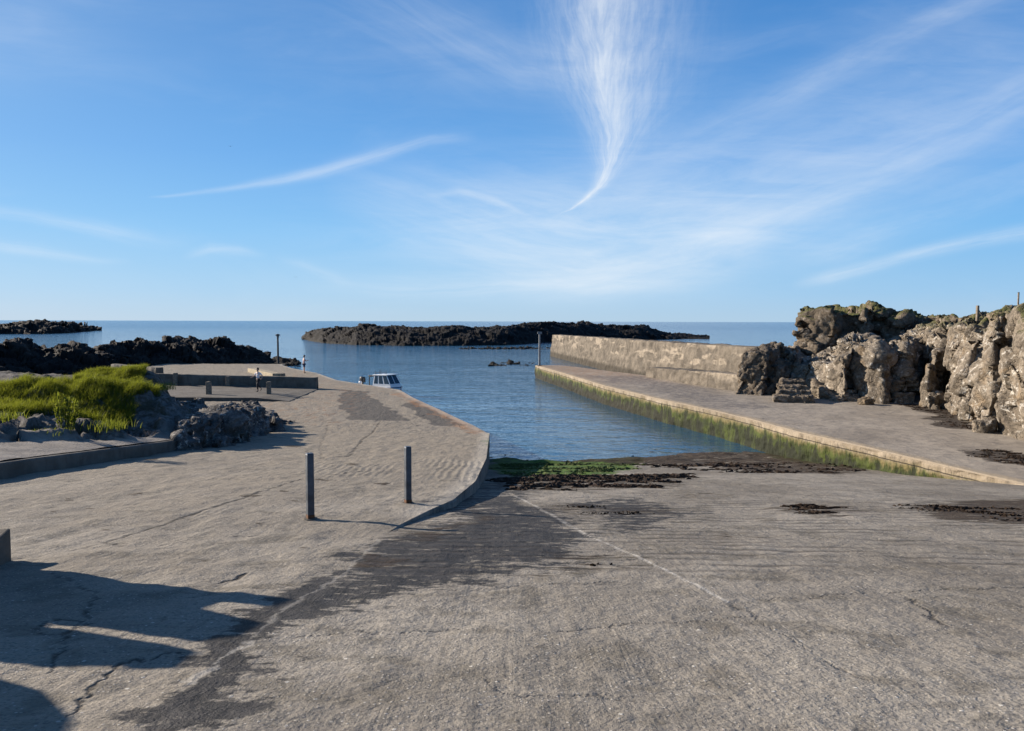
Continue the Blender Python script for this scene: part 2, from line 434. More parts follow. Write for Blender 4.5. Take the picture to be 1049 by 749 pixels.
def build_world():
    w = bpy.data.worlds.new('World'); scene.world = w; w.use_nodes = True
    t = NT.__new__(NT); t.t = w.node_tree; t.t.nodes.clear()
    out = t.n('ShaderNodeOutputWorld'); bg = t.n('ShaderNodeBackground')
    sky = t.n('ShaderNodeTexSky', sky_type='NISHITA', sun_disc=False)
    sky.sun_elevation = EL; sky.sun_rotation = math.atan2(SUN_DIR.x, SUN_DIR.y)
    sky.air_density = 1.25; sky.dust_density = .35; sky.ozone_density = 3.2; sky.altitude = 0
    base = sky.outputs[0]
    hs = t.n('ShaderNodeHueSaturation'); t.put(hs.inputs['Color'], base); hs.inputs['Saturation'].default_value = 1.12
    base = hs.outputs[0]
    tc = t.n('ShaderNodeTexCoord'); d = t.sep(tc.outputs['Generated'])
    rp = t.n('ShaderNodeValToRGB'); t.put(rp.inputs[0], t.map(d[2], 0.0, 1.0, smooth=False))
    stops = [(0, (174, 208, 236)), (.035, (152, 200, 241)), (.11, (118, 185, 241)), (.2, (93, 163, 231)), (.31, (75, 143, 213)), (.45, (62, 124, 194)), (1, (30, 62, 114))]
    lin = lambda q: tuple((((x / 255 + .055) / 1.055) ** 2.4) / (SKY_STRENGTH * 2 ** EXPOSURE) for x in q)
    el = rp.color_ramp.elements
    while len(el) < len(stops): el.new(.5)
    for e, (p_, c_) in zip(el, stops): e.position = p_; e.color = (*[x * .1 for x in lin(c_)], 1)
    grade = t.mix(1.0, rp.outputs[0], (10, 10, 10), 'MULTIPLY')
    base = t.mix(.9, base, grade)
    base = t.mix(t.map(d[0], -.15, -.9, 0, .34, False), base, lin((178, 208, 240)))
    base = t.mix(t.map(d[0], .1, .8, 0, .35, False), base, t.mix(1.0, base, (.62, .78, .93), 'MULTIPLY'))
    y = t.math('MAXIMUM', d[1], .02)
    U = t.math('DIVIDE', d[0], y); V = t.math('DIVIDE', d[2], y)
    front = t.map(d[1], .15, .4)
    def uv(px, py):
        r = ray(px, py); return r.x / r.y, r.z / r.y
    def comb(a, b, c=0.0):
        x = t.n('ShaderNodeCombineXYZ')
        for i, q in enumerate((a, b, c)): t.put(x.inputs[i], q)
        return x.outputs[0]
    def lut(v, lo, hi, stops):
        """piecewise linear lookup of three channels stored 0..1 in a ramp"""
        rp = t.n('ShaderNodeValToRGB'); t.put(rp.inputs[0], t.map(v, lo, hi, smooth=False))
        el = rp.color_ramp.elements
        while len(el) < len(stops): el.new(.5)
        for e, (p, c) in zip(el, stops):
            e.position = p; e.color = (*c, 1)
        s = t.n('ShaderNodeSeparateColor'); t.put(s.inputs[0], rp.outputs[0]); return s.outputs
    dens = None
    def acc(x):
        nonlocal dens
        dens = x if dens is None else t.add(dens, x)
    wob = t.noise(comb(U, V), 7, 5, .6)
    wob = t.sub(wob, .5)
    # feather plume: spine given by height
    sp = [((575, 219), 2, 2, 0), ((585, 215), 3, 3, .55), ((600, 205), 5, 5, .8), ((612, 192), 7, 9, .9), ((622, 170), 14, 17, .9), ((625, 140), 26, 34, .95),
          ((622, 110), 40, 64, .95), ((618, 75), 58, 84, .95), ((614, 40), 62, 88, .92), ((612, 0), 58, 92, .9), ((612, -40), 60, 95, .8)]
    vs = [uv(*q[0])[1] for q in sp]; lo, hi = min(vs), max(vs)
    st = sorted([((v - lo) / (hi - lo), (uv(*q[0])[0] + .5, q[1] / FPX * 5, q[2] / FPX * 5)) for v, q in zip(vs, sp)])
    L = lut(V, lo, hi, st)
    st2 = sorted([((v - lo) / (hi - lo), (q[3], 0, 0)) for v, q in zip(vs, sp)])
    A = lut(V, lo, hi, st2)[0]
    du = t.sub(t.add(U, t.mul(wob, .03)), t.sub(L[0], .5))
    wl = t.mul(L[1], .2); wr = t.mul(L[2], .2)
    pos_side = t.math('GREATER_THAN', du, 0.0)
    wd = t.add(t.mul(pos_side, wr), t.mul(t.sub(1.0, pos_side), wl))
    q = t.math('DIVIDE', du, wd)
    prof = t.math('EXPONENT', t.mul(t.mul(q, q), -1.6))
    core = t.math('EXPONENT', t.mul(t.mul(q, q), -14.0))
    fib = t.noise(comb(t.mul(q, 2.2), t.add(t.mul(V, 9.0), t.mul(t.math('ABSOLUTE', q), -1.4))), 2.6, 7, .68, .35)
    fib2 = t.noise(comb(t.mul(U, 60), t.add(t.mul(V, 16), t.mul(t.math('ABSOLUTE', du), -60))), 1.0, 5, .65, .3)
    pl = t.mul(prof, t.map(t.add(t.mul(fib, .6), t.mul(fib2, .4)), .30, .72, .22, 1))
    pl = t.add(t.mul(pl, .52), t.mul(core, .20))
    acc(t.mul(t.mul(pl, A), t.map(V, hi * .999, hi, 1, 1)))
    # bands given along U
    def band(pts, nscale, soft=1.0, lo_n=.35, hi_n=.7, seed=0.0, tilt=0.0):
        us = [uv(p[0], p[1])[0] for p in pts]; lo, hi = min(us), max(us)
        st = sorted([((u - lo) / (hi - lo), (uv(p[0], p[1])[1] + .2, p[2] / FPX * 4, p[3])) for u, p in zip(us, pts)])
        L = lut(U, lo, hi, st)
        dv = t.sub(t.add(V, t.mul(wob, .012 * soft)), t.sub(L[0], .2))
        q = t.math('DIVIDE', dv, t.mul(L[1], .25))
        pr = t.math('EXPONENT', t.mul(t.mul(q, q), -1.3))
        n = t.noise(comb(t.add(t.mul(U, nscale[0]), seed), t.add(t.mul(dv, nscale[1]), t.mul(U, tilt))), 1.0, 6, .62, .4)
        acc(t.mul(t.mul(t.mul(pr, L[2]), .66), t.map(n, lo_n - .1, hi_n + .08, .26, 1)))
    band([(150, 202, 1, 0), (170, 201, 1.5, .35), (230, 194, 3, .42), (290, 184, 5, .55), (330, 175, 7, .5), (390, 158, 8, .45), (440, 143, 5, .35), (490, 140, 7, 0)], (6, 90), .3, .3, .6, 3)
    band([(500, 330, 30, 0), (620, 292, 26, .45), (700, 265, 28, .42), (800, 225, 32, .36), (900, 180, 34, .34), (1000, 125, 36, .36), (1060, 90, 36, .36)], (5, 34), 1.4, .32, .7, 9, 4)
    band([(600, 185, 40, 0), (680, 160, 40, .2), (780, 112, 22, .30), (860, 70, 18, .36), (960, 18, 14, .32), (1060, -30, 20, .3)], (7, 36), 1.4, .35, .7, 15, 4)
    band([(810, 292, 5, 0), (850, 284, 7, .5), (930, 262, 7, .55), (1000, 246, 7, .5), (1060, 236, 9, .45)], (7, 90), .4, .3, .62, 21)
    band([(800, 268, 18, 0), (850, 258, 22, .3), (940, 222, 20, .26), (1060, 180, 26, .24)], (8, 44), 1.3, .38, .7, 27, 4)
    band([(330, 190, 30, 0), (400, 210, 40, .32), (500, 235, 60, .46), (600, 250, 70, .40), (720, 225, 70, .3), (850, 170, 70, .2), (1000, 120, 80, .16)], (6, 42), 1.6, .34, .72, 33, 3)
    band([(300, 292, 10, 0), (420, 296, 14, .32), (560, 292, 16, .4), (680, 290, 10, .2), (760, 285, 8, 0)], (6, 90), 1, .34, .66, 39)
    band([(430, 200, 4, 0), (470, 195, 5, .3), (510, 207, 5, .4), (550, 226, 4, 0)], (10, 70), .4, .3, .6, 45)
    band([(-20, 214, 6, .42), (40, 222, 7, .46), (110, 236, 8, .4), (165, 248, 8, .1), (200, 250, 4, 0)], (7, 90), .6, .34, .66, 51)
    band([(-20, 250, 6, .4), (40, 257, 6, .42), (100, 267, 5, .2), (140, 268, 3, 0)], (7, 90), .6, .32, .64, 57)
    band([(185, 264, 5, 0), (215, 256, 6, .35), (245, 257, 5, .3), (275, 262, 3, 0)], (10, 80), .5, .3, .6, 63)
    band([(280, 265, 6, 0), (310, 272, 7, .2), (345, 285, 7, .18), (370, 292, 4, 0)], (10, 80), .5, .3, .6, 69)
    band([(-20, 45, 40, .24), (60, 52, 38, .18), (160, 60, 30, .06), (240, 60, 20, 0)], (4, 30), 1, .3, .7, 75)
    band([(330, -10, 40, .08), (400, 10, 46, .22), (470, 45, 46, .26), (530, 68, 30, .34), (600, 70, 26, .2), (690, 80, 20, 0)], (6, 40), 1, .34, .7, 81, 5)
    band([(680, 60, 20, 0), (740, 52, 16, .16), (800, 38, 14, .14), (880, 20, 12, 0)], (9, 60), 1, .34, .7, 87)
    def soft(px, py, rx, ry, a, ang=0.0):
        u0, v0 = uv(px, py); ca, sa = math.cos(ang), math.sin(ang)
        du_ = t.sub(t.add(U, t.mul(wob, .05)), u0); dv_ = t.sub(t.add(V, t.mul(wob, .04)), v0)
        a1 = t.mul(t.add(t.mul(du_, ca), t.mul(dv_, sa)), FPX / rx); b1 = t.mul(t.sub(t.mul(dv_, ca), t.mul(du_, sa)), FPX / ry)
        e = t.math('EXPONENT', t.mul(t.add(t.mul(a1, a1), t.mul(b1, b1)), -1.0))
        n = t.noise(comb(t.add(t.mul(U, 4.5), 3.3), t.mul(V, 26)), 1.0, 7, .66, .6)
        acc(t.mul(t.mul(e, a), t.map(n, .28, .72, .35, 1)))
    soft(560, 235, 200, 66, .30); soft(760, 215, 230, 64, .22, .35); soft(650, 70, 80, 100, .12); soft(950, 60, 220, 60, .12, .4); soft(430, 60, 150, 60, .10)
    dens = t.mul(t.math('MINIMUM', dens, .92), t.mul(front, t.map(V, .0, .05)))
    # very thin high veil everywhere else
    veil = t.map(t.noise(comb(t.mul(U, 1.6), t.mul(V, 5)), 1.7, 6, .6, .5), .5, .85, 0, .10)
    dens = t.math('MINIMUM', t.add(dens, t.mul(veil, front)), .95)
    col = t.mix(dens, base, CLOUD_COL)
    t.put(bg.inputs['Color'], col); bg.inputs['Strength'].default_value = SKY_STRENGTH
    t.t.links.new(bg.outputs[0], out.inputs[0])

SKY_STRENGTH = .10
EXPOSURE = 1.1
CLOUD_COL = (4.1, 4.35, 4.6)
build_world()
sl = bpy.data.lights.new('sun', 'SUN'); sl.energy = 4.8; sl.angle = R_(.5); sl.color = (1, .88, .75)
so = bpy.data.objects.new('sun', sl); COL.objects.link(so); so.rotation_euler = (-sun_v).to_track_quat('-Z', 'Y').to_euler(); so.location = (-30, 10, 25)
cd = bpy.data.cameras.new('camera'); cd.sensor_width = 36; cd.lens = FPX / W0 * 36; cd.clip_start = .1; cd.clip_end = 200000
co = bpy.data.objects.new('camera', cd); COL.objects.link(co)
Mx = Matrix((_r, _u, -_f)).transposed().to_4x4(); Mx.translation = EYE; co.matrix_world = Mx
scene.camera = co
vs = scene.view_settings; vs.view_transform = 'Standard'; vs.look = 'None'; vs.gamma = 1; vs.exposure = EXPOSURE
scene.cycles.use_denoising = True
scene.cycles.max_bounces = 6; scene.cycles.transparent_max_bounces = 8

# ------------------------------------------------------------------ ground levels
def z_slip(X, Y): return 3.65 - .143 * (Y - 3.05) - .03 * np.maximum(0, X - 6.5) * np.clip((26 - Y) / 3, 0, 1)
QY = np.array([-40, 3.05, 8.7, 14, 20, 29, 33, 50, 90]); QZ = np.array([3.65 + .143 * 43.05, 3.65, 2.842, 2.30, 1.75, 1.03, .98, .96, .9])
def z_quay(X, Y): return np.interp(Y, QY, QZ) + 0 * X

far_edge = hits([(388, 550.6), (410.6, 537), (441, 522), (464, 512), (487, 493), (498, 470), (501.5, 444), (484, 435.4), (449.5, 419.4), (423, 407.4), (409.5, 399.4), (345, 389.5), (324, 382), (300, 377.5), (288, 373.8)], z_quay)
near_edge = hits([(130, 749), (194, 697), (251, 652), (294, 624), (350, 590)], z_slip)
ex = [(p.y, p.x) for p in near_edge + far_edge]; ex.sort()
EY = np.array([-14, 2.0] + [a for a, b in ex]); EX = np.array([-2.4, -2.0] + [b for a, b in ex])
def x_edge(Y): return np.interp(Y, EY, EX)

PZ = 1.2
pier_edge = hits([(548, 374), (580, 383.3), (620, 395.5), (681, 410), (727, 419.5), (767, 429), (820, 443), (900, 461), (984, 480.6), (1049, 495.5)], PZ)
pe = sorted([(p.y, p.x) for p in pier_edge])
PEY = np.array([-14, 10] + [a for a, b in pe]); PEX = np.array([20, 20] + [b for a, b in pe])
def x_pier(Y): return np.interp(Y, PEY, PEX)

# ---- painted wear, drawn as world-space outlines
def inside(poly, X, Y):
    r = np.zeros(len(X), bool); n = len(poly)
    for i in range(n):
        x1, y1 = poly[i]; x2, y2 = poly[(i + 1) % n]
        c = (y1 > Y) != (y2 > Y)
        r ^= c & (X < (x2 - x1) * (Y - y1) / (y2 - y1 + 1e-12) + x1)
    return r
def segdist(pl, X, Y, closed=False):
    d = np.full(len(X), 1e9); n = len(pl)
    for i in range(n if closed else n - 1):
        ax, ay = pl[i]; bx, by = pl[(i + 1) % n]
        vx, vy = bx - ax, by - ay; L = vx * vx + vy * vy + 1e-12
        t = np.clip(((X - ax) * vx + (Y - ay) * vy) / L, 0, 1)
        d = np.minimum(d, (X - ax - t * vx) ** 2 + (Y - ay - t * vy) ** 2)
    return np.sqrt(d)
def region(pix, zf, X, Y, feather, warp=.0, wsc=1.0, seed=0):
    poly = [(p.x, p.y) for p in hits(pix, zf)]
    xs = [p[0] for p in poly]; ys = [p[1] for p in poly]; m = feather + warp + .1
    o = np.zeros(len(X))
    k = (X > min(xs) - m) & (X < max(xs) + m) & (Y > min(ys) - m) & (Y < max(ys) + m)
    if not k.any(): return o
    x, y = X[k].copy(), Y[k].copy()
    if warp:
        P = np.stack([x * wsc, y * wsc, 0 * x], 1)
        x += warp * fbm(P, 3, seed + 1); y += warp * fbm(P + 40, 3, seed + 2)
    d = segdist(poly, x, y, True); d = np.where(inside(poly, x, y), d, -d)
    o[k] = sstep(-feather, feather, d); return o
def stroke(pix, zf, X, Y, width, warp=.03, wsc=2.5, seed=0, world=False):
    pl = pix if world else [(p.x, p.y) for p in hits(pix, zf)]
    xs = [p[0] for p in pl]; ys = [p[1] for p in pl]; m = width * 3 + warp * 2
    o = np.zeros(len(X))
    k = (X > min(xs) - m) & (X < max(xs) + m) & (Y > min(ys) - m) & (Y < max(ys) + m)
    if not k.any(): return o
    x, y = X[k].copy(), Y[k].copy(); P = np.stack([x * wsc, y * wsc, 0 * x], 1)
    P3 = P * 2.5; x += warp * 1.2 * fbm(P3, 4, seed + 3, .65); y += warp * 1.2 * fbm(P3 + 60, 4, seed + 4, .65)
    d = segdist(pl, x, y)
    wv = width * .5 * (1 + .6 * vnoise(P * 2.2, seed + 5))
    o[k] = 1 - sstep(wv * .35, wv, d); return o

def paint(X, Y, zf, left):
    n = len(X); Z = np.zeros(n)
    wet, crack, light, weed, orange, green, asph, beige = (Z.copy() for _ in range(8))
    mx = np.maximum
    S = z_slip
    # wet band down the drain line and across the slip below the quay end
    for poly, f, a in (([(345, 592), (392, 552), (450, 545), (505, 500), (530, 506), (600, 547), (596, 566), (540, 585), (470, 606), (390, 632), (318, 650), (240, 749), (110, 749), (200, 690), (270, 640)], .35, .78),
                       ([(590, 520), (640, 507), (690, 522), (740, 524), (660, 540), (600, 548)], .3, .62),
                       ([(500, 488), (560, 500), (530, 508), (500, 540), (440, 560), (395, 560)], .3, .5),
                       ([(350, 590), (294, 622), (240, 662), (175, 712), (110, 770), (225, 770), (265, 700), (318, 652), (400, 600)], .16, 1.0),
                       ([(560, 560), (650, 565), (660, 590), (560, 600)], .4, .3)):
        wet = mx(wet, min(1, a * 1.15) * region(poly, S, X, Y, f * 1.3, .3, .9, 3))
    # weed
    for poly, f, a in (([(775, 517), (850, 515), (880, 525), (830, 532)], .4, .55), ([(900, 517), (990, 513), (1100, 512), (1100, 541), (1000, 535), (930, 527)], .5, .72),
                       ([(700, 470), (760, 463), (900, 478), (860, 486), (760, 484)], .7, .75), ([(500, 484), (600, 488), (720, 484), (700, 500), (560, 504), (500, 500)], .7, .55),
                       ([(620, 470), (690, 449), (745, 450), (830, 472), (700, 478)], .6, .66), ([(560, 517), (700, 520), (720, 528), (590, 528)], .5, .5), ([(370, 570), (416, 572), (408, 582), (372, 580)], .12, .8),
                       ([(400, 556), (455, 540), (495, 518), (497, 530), (450, 556)], .2, .62), ([(500, 462), (700, 462), (760, 468), (700, 478), (500, 472)], .7, .8),
                       ([(560, 572), (650, 560), (660, 566), (640, 590), (560, 590)], .5, .42), ([(735, 545), (790, 545), (800, 552), (740, 551)], .3, .5), ([(650, 500), (760, 505), (740, 512), (650, 508)], .5, .4)):
        weed = mx(weed, a * region(poly, S, X, Y, f, .3, .8, 9))
    green = mx(green, .85 * region([(500, 470), (570, 467), (650, 469), (655, 482), (590, 490), (505, 489)], S, X, Y, .6, .4, .6, 15))
    rim = np.clip((X - (x_pier(Y) - 1.1)) / 1.1, 0, 1) * sstep(23, 25.5, Y)
    if not left: green = mx(green, .8 * rim)
    # joints and cracks
    def cr(pix, w, seed, a=1.0, z=zf):
        nonlocal crack
        crack = mx(crack, a * stroke(pix, z, X, Y, w, .035, 2.2, seed))
    light = mx(light, .75 * stroke([(528, 508), (562, 526), (600, 547)], S, X, Y, .04, .01, 2, 1))
    light = mx(light, .8 * stroke([(600, 547), (680, 583), (745, 617)], S, X, Y, .036, .01, 2, 2))
    light = mx(light, .22 * stroke([(388, 553), (350, 590), (294, 622), (258, 652)], S, X, Y, .05, .02, 3, 4))
    light = mx(light, .36 * stroke([(194, 698), (228, 676), (258, 656)], S, X, Y, .07, .03, 3, 3))
    if not left:
        cr([(745, 617), (775, 632), (840, 668), (900, 705)], .018, 11, .5, S); cr([(560, 648), (640, 640), (700, 636), (775, 630)], .024, 12, .55, S)
        cr([(775, 614), (900, 608), (1060, 602)], .030, 13, .55, S); cr([(300, 651), (380, 648), (464, 644)], .022, 14, .6, S)
        cr([(455, 606), (560, 600), (640, 595)], .03, 15, .5, S); cr([(500, 695), (540, 716), (600, 713), (640, 715)], .014, 16, .5, S)
        cr([(930, 612), (955, 630), (965, 640)], .03, 17, .6, S); cr([(945, 628), (970, 637)], .03, 18, .8, S)
    else:
        cr([(108, 555), (154, 541), (215, 521), (258, 507), (309, 491), (370, 483)], .05, 21)
        cr([(107, 554), (118, 559), (168, 559), (222, 551), (300, 547)], .03, 22, .8)
        cr([(62, 737), (79, 717), (118, 681), (170, 672)], .024, 23, .8); cr([(54, 588), (90, 602), (93, 623), (60, 668), (43, 690)], .026, 24, .8)
        cr([(215, 597), (230, 593), (258, 587)], .06, 25); cr([(40, 643), (52, 636), (75, 635), (88, 641), (75, 649), (52, 650), (40, 643)], .025, 26)
        cr([(389.5, 431.5), (372, 450), (357, 467.5), (330, 470)], .1, 27, .75, z_quay); cr([(336, 436), (327, 459), (330, 470)], .05, 28, .5, z_quay)
        cr([(200, 429), (280, 430), (366, 431)], .12, 29, .6, z_quay); cr([(0, 572), (60, 567), (100, 557)], .02, 30, .5)
        cr([(310, 548), (350, 552), (380, 553)], .02, 31, .5); cr([(190, 612), (230, 606), (290, 603)], .03, 32, .4); cr([(320, 490), (400, 497), (470, 492)], .03, 33, .4, z_quay)
        cr([(330, 399), (366, 400), (420, 405)], .1, 34, .5, z_quay)
        for poly in ([(353, 399), (372, 401), (385, 410), (416, 431.5), (357, 430), (348, 417)], [(412, 413), (428, 410), (449.5, 422), (480, 436), (441, 436), (425, 425)]):
            asph = mx(asph, .95 * region(poly, z_quay, X, Y, .35, .3, .8, 35))
        asph = mx(asph, .55 * region([(290, 405), (318, 399), (300, 412)], z_quay, X, Y, .4, .2, 1, 36))
        beige = sstep(7.5, 18, Y) * .7 + .2 + .25 * fbm(np.stack([X * .3, Y * .3, 0 * X], 1), 3, 61)
        for poly, a_ in (([(340, 437), (388, 432), (372, 450), (357, 466), (330, 459)], .45), ([(420, 440), (498, 446), (497, 470), (440, 470)], .35), ([(150, 500), (300, 480), (310, 492), (150, 540), (60, 540)], .3), ([(226, 560), (300, 540), (310, 590), (240, 600)], -.4), ([(150, 470), (330, 440), (330, 458), (200, 490)], -.35)):
            beige = beige + a_ * region(poly, zf, X, Y, .12, .12, 1, 64)
        beige = np.clip(beige, .14, 1)
        orange = mx(orange, .55 * region([(430, 400), (505, 430), (505, 446), (470, 440), (400, 402)], z_quay, X, Y, .5, .4, .7, 37))
        orange = mx(orange, .3 * region([(190, 395), (300, 375), (410, 400), (350, 440), (250, 440)], z_quay, X, Y, 2, .8, .3, 38))
        e = np.clip(1 - (x_edge(Y) - X) / .5, 0, 1) * sstep(9, 11, Y)
        light = mx(light, .28 * sstep(0, .8, e))
        for k in range(26):                                   # little scuffs and pits
            px_, py_ = random.uniform(20, 440), random.uniform(448, 600)
            L = random.uniform(4, 14)
            weed = mx(weed, .62 * region([(px_ - L, py_), (px_, py_ - 1.6), (px_ + L, py_ - .5), (px_ + L * .4, py_ + 2)], z_quay, X, Y, .07, .15, 2, 50 + k))
    ga = np.stack([wet, crack, light, weed], 1); gb = np.stack([orange, green, asph, beige], 1)
    return ga, gb

def y_rows(y0, y1, near=.9):
    ys = [y0]
    while ys[-1] < y1:
        y = ys[-1]
        ys.append(y + (.5 if y < 1.5 else min(max(y * y / 943 * near, .006), .085 if y < 36 else .2)))
    return np.array(ys)

def surface(name, ys, xl, xr, zf, nc, left, bumpy, skirt=False):
    u = np.linspace(0, 1, nc)
    # columns packed where the view needs them: follow a smooth cubic packing
    XL, XR = xl(ys), xr(ys)
    Xg = XL[:, None] + (XR - XL)[:, None] * (1 - (1 - u[None, :]) ** 2 if left else u[None, :])
    Yg = np.repeat(ys[:, None], nc, 1)
    X, Y = Xg.ravel(), Yg.ravel()
    ga, gb = paint(X, Y, zf, left)
    P = np.stack([X, Y, 0 * X], 1)
    fade = np.clip(np.minimum(X - np.repeat(XL, nc), np.repeat(XR, nc) - X) / .25, 0, 1)
    near = np.clip(14 / np.maximum(Y, 1), .25, 1)
    dz = bumpy * (fbm(P * 1.7, 4, 70) * .55 + .45 * fbm(P * np.array([4, 2.2, 1]), 3, 80)) * fade
    if left:
        cb = np.maximum(region([(318, 474), (400, 478), (400, 490), (318, 490)], zf, X, Y, .3, .3, 1, 66), region([(430, 470), (498, 474), (490, 492), (440, 492)], zf, X, Y, .3, .3, 1, 67))
        dz = dz + .005 * cb * np.sin(X * 38 + 2 * fbm(P * 1.5, 2, 68))
    dz = dz + (0 if left else .10) * fbm(P * np.array([.7, 1.1, 1]), 3, 74) * sstep(24, 27, Y) * np.clip((np.repeat(XR, nc) - X) / 1.0, 0, 1)
    if not left: dz = dz + .30 * np.clip((X - 2.5) / 5, 0, 1) * sstep(26, 31.5, Y)
    dz = dz - .006 * ga[:, 1] * fade
    Z = zf(X, Y) + dz
    V = np.stack([X, Y, Z], 1)
    return mesh_np(name, V, grid_faces(len(ys), nc), M_GROUND, True, {'ga': ga, 'gb': gb})

ys = y_rows(-14, 40)
slip = surface('slipway', ys, x_edge, lambda Y: np.minimum(x_pier(Y) + .0, np.maximum(Y * 1.05, 5)), z_slip, 760, False, .014)
slip['kind'] = 'structure'
ys = y_rows(-14, 77)
def x_leftmost(Y): return np.where(Y < 25, np.minimum(-1.05 * np.maximum(Y, 0) - 2.5, -26.0), -30 - (Y - 25) * .1)
quay = surface('quay', ys, x_leftmost, x_edge, z_quay, 700, True, .022)
quay['kind'] = 'structure'

# quay side wall, a face of its own below the deck edge
def edge_wall(name, ys, xf, ztop, zbot, mat, thick_dir, nv=24, amp=.05, parent=None, seed=0, lip=0.0):
    n = len(ys); X = xf(ys); zt = ztop(X, ys); zb = zbot(X, ys)
    tx, ty = np.gradient(X), np.gradient(ys); L = np.hypot(tx, ty); nx, ny = ty / L * thick_dir, -tx / L * thick_dir
    f = np.linspace(0, 1, nv)
    Z = zt[:, None] + (zb - zt)[:, None] * f[None, :]
    P = np.stack([np.repeat(X, nv), np.repeat(ys, nv), Z.ravel()], 1)
    d = amp * fbm(P * np.array([1.3, 1.3, 1.8]), 4, seed) + amp * .7 * fbm(P * 4, 3, seed + 9)
    d = d * np.repeat(np.ones(n), nv) * np.tile(sstep(0, .12, f), n)
    d = d + lip * np.tile((f < .16).astype(float), n)
    Xo = P[:, 0] + nx.repeat(nv) * d; Yo = P[:, 1] + ny.repeat(nv) * d
    return mesh_np(name, np.stack([Xo, Yo, P[:, 2]], 1), grid_faces(n, nv), mat, True, None, parent)

def mat_quay_face():
    t = NT('quay_face_concrete'); v = t.coords(); z = t.sep(t.pos())[2]
    n1 = t.noise(v, 1.6, 6, .65); n2 = t.noise(t.coords((1, 1, .25)), 4, 6, .7); n3 = t.noise(v, 24, 4, .7)
    c = t.mix(t.map(n1, .3, .7), (.17, .145, .12), (.29, .245, .2))
    c = t.mix(t.mul(t.map(n2, .48, .66), .6), c, (.06, .052, .044))
    c = t.mix(t.mul(t.map(n3, .5, .7), .4), c, (.09, .08, .07))
    c = t.mix(t.mul(t.map(t.add(z, t.mul(n2, .6)), .4, 1.1, 1, 0), .85), c, (.022, .022, .013))
    t.bsdf(c, .9, t.bump(t.add(t.mul(n3, .012), t.mul(n2, .04)), 1, .9), .25)
    return t.m
ysw = np.concatenate([np.arange(8.9, 34, .07), np.arange(34, 76.8, .25)])
qf = edge_wall('quay_face', ysw, x_edge, z_quay, lambda X, Y: np.where(Y < 33, np.minimum(z_slip(X, Y) - .15, z_quay(X, Y) - .05), -1.2), mat_quay_face(), 1, 26, .02, None, 5)
qf.parent = quay

# ------------------------------------------------------------------ water
def mat_water():
    t = NT('sea_water'); v = t.pos(); p = t.sep(v)
    far = t.map(p[1], 40, 400, smooth=False)
    small = t.noise(t.coords((1.0, 1.6, 1), (0, 0, .25)), 1.05, 4, .6, .3)
    mid = t.noise(t.coords((.28, .62, 1), (0, 0, .12)), 1.0, 4, .6, .4)
    swell = t.noise(t.coords((.03, .09, 1), (0, 0, -.1)), 1.0, 4, .6, .4)
    patch = t.noise(t.coords((.012, .05, 1)), 1.0, 4, .6, .6)
    calm = t.map(patch, .36, .62, .45, 1.15)
    amp_s = t.mul(t.map(p[1], 25, 130, .058, .12), calm)
    h = t.add(t.mul(small, amp_s), t.mul(mid, t.map(p[1], 25, 160, .11, .36)))
    h = t.add(h, t.mul(swell, t.map(p[1], 100, 350, .1, 1.6)))
    deep = t.mix(far, (.016, .075, .135), (.014, .070, .145))
    t.bsdf(deep, t.map(p[1], 30, 600, .04, .16, False), t.bump(h, 1.0, 1.0), .5, IOR=1.33)
    return t.m
S = 70000
wv = [(-S, -60, 0), (S, -60, 0), (S, S, 0), (-S, S, 0)]
water = mesh_np('water', np.array(wv), np.array([[0, 1, 2, 3]]), mat_water(), False)
water['kind'] = 'structure'

# ------------------------------------------------------------------ pier on the right
pier = thing('pier', 'low concrete pier with a green algae covered side running out beside the slipway', 'pier', (0, 0, 0))
yp = np.concatenate([np.arange(10, 40, .12), np.arange(40, 71.2, .2)])
back = hits([(567, 372.6), (620, 379), (660, 385.5), (662, 389)], PZ)
BY = np.array([10, 24, 27, 30, 33, 37, 40, 46, 47, 54.0, 57.5, 73]); BX = np.array([26, 24, 23, 23, 24, 26, 26, 20, 15.5, 11.5, 10.3, 3.9])
def x_back(Y): return np.maximum(np.interp(Y, BY, BX), x_pier(Y) + .6)
nc = 150
u = np.linspace(0, 1, nc) ** 1.5
XL, XR = x_pier(yp), x_back(yp)
X = (XL[:, None] + (XR - XL)[:, None] * u[None, :]).ravel(); Y = np.repeat(yp, nc)
weedp = np.zeros(len(X)); blue = np.zeros(len(X))
zp_ = lambda X, Y: PZ + 0 * X
for poly, a in (([(915, 414), (975, 414), (1000, 428), (1010, 442), (955, 436), (950, 424)], .85), ([(975, 461), (1020, 459), (1090, 472), (1090, 484), (1010, 474)], .7), ([(815, 433), (835, 435), (825, 438)], .5)):
    weedp = np.maximum(weedp, a * region(poly, PZ, X, Y, .4, .4, .8, 91))
for poly in ([(586, 384), (660, 385), (740, 400), (800, 420), (740, 422), (660, 400)],):
    blue = np.maximum(blue, .55 * region(poly, PZ, X, Y, 1.2, .5, .5, 95))
lip = np.clip(1 - (X - np.repeat(XL, nc)) / .55, 0, 1); lip = sstep(0, .6, lip)
org = sstep(44, 62, Y) * .8
ga = np.stack([lip, blue, weedp, org], 1)
Zp = PZ + .014 * fbm(np.stack([X * 1.3, Y * 1.3, 0 * X], 1), 4, 97) * np.clip((X - np.repeat(XL, nc)) / .3, 0, 1) - .035 * (1 - sstep(0, .09, X - np.repeat(XL, nc)))
deck = mesh_np('deck', np.stack([X, Y, Zp], 1), grid_faces(len(yp), nc), M_PIERD, True, {'ga': ga}, pier)
tt = lambda X, Y: PZ - .034 + 0 * X
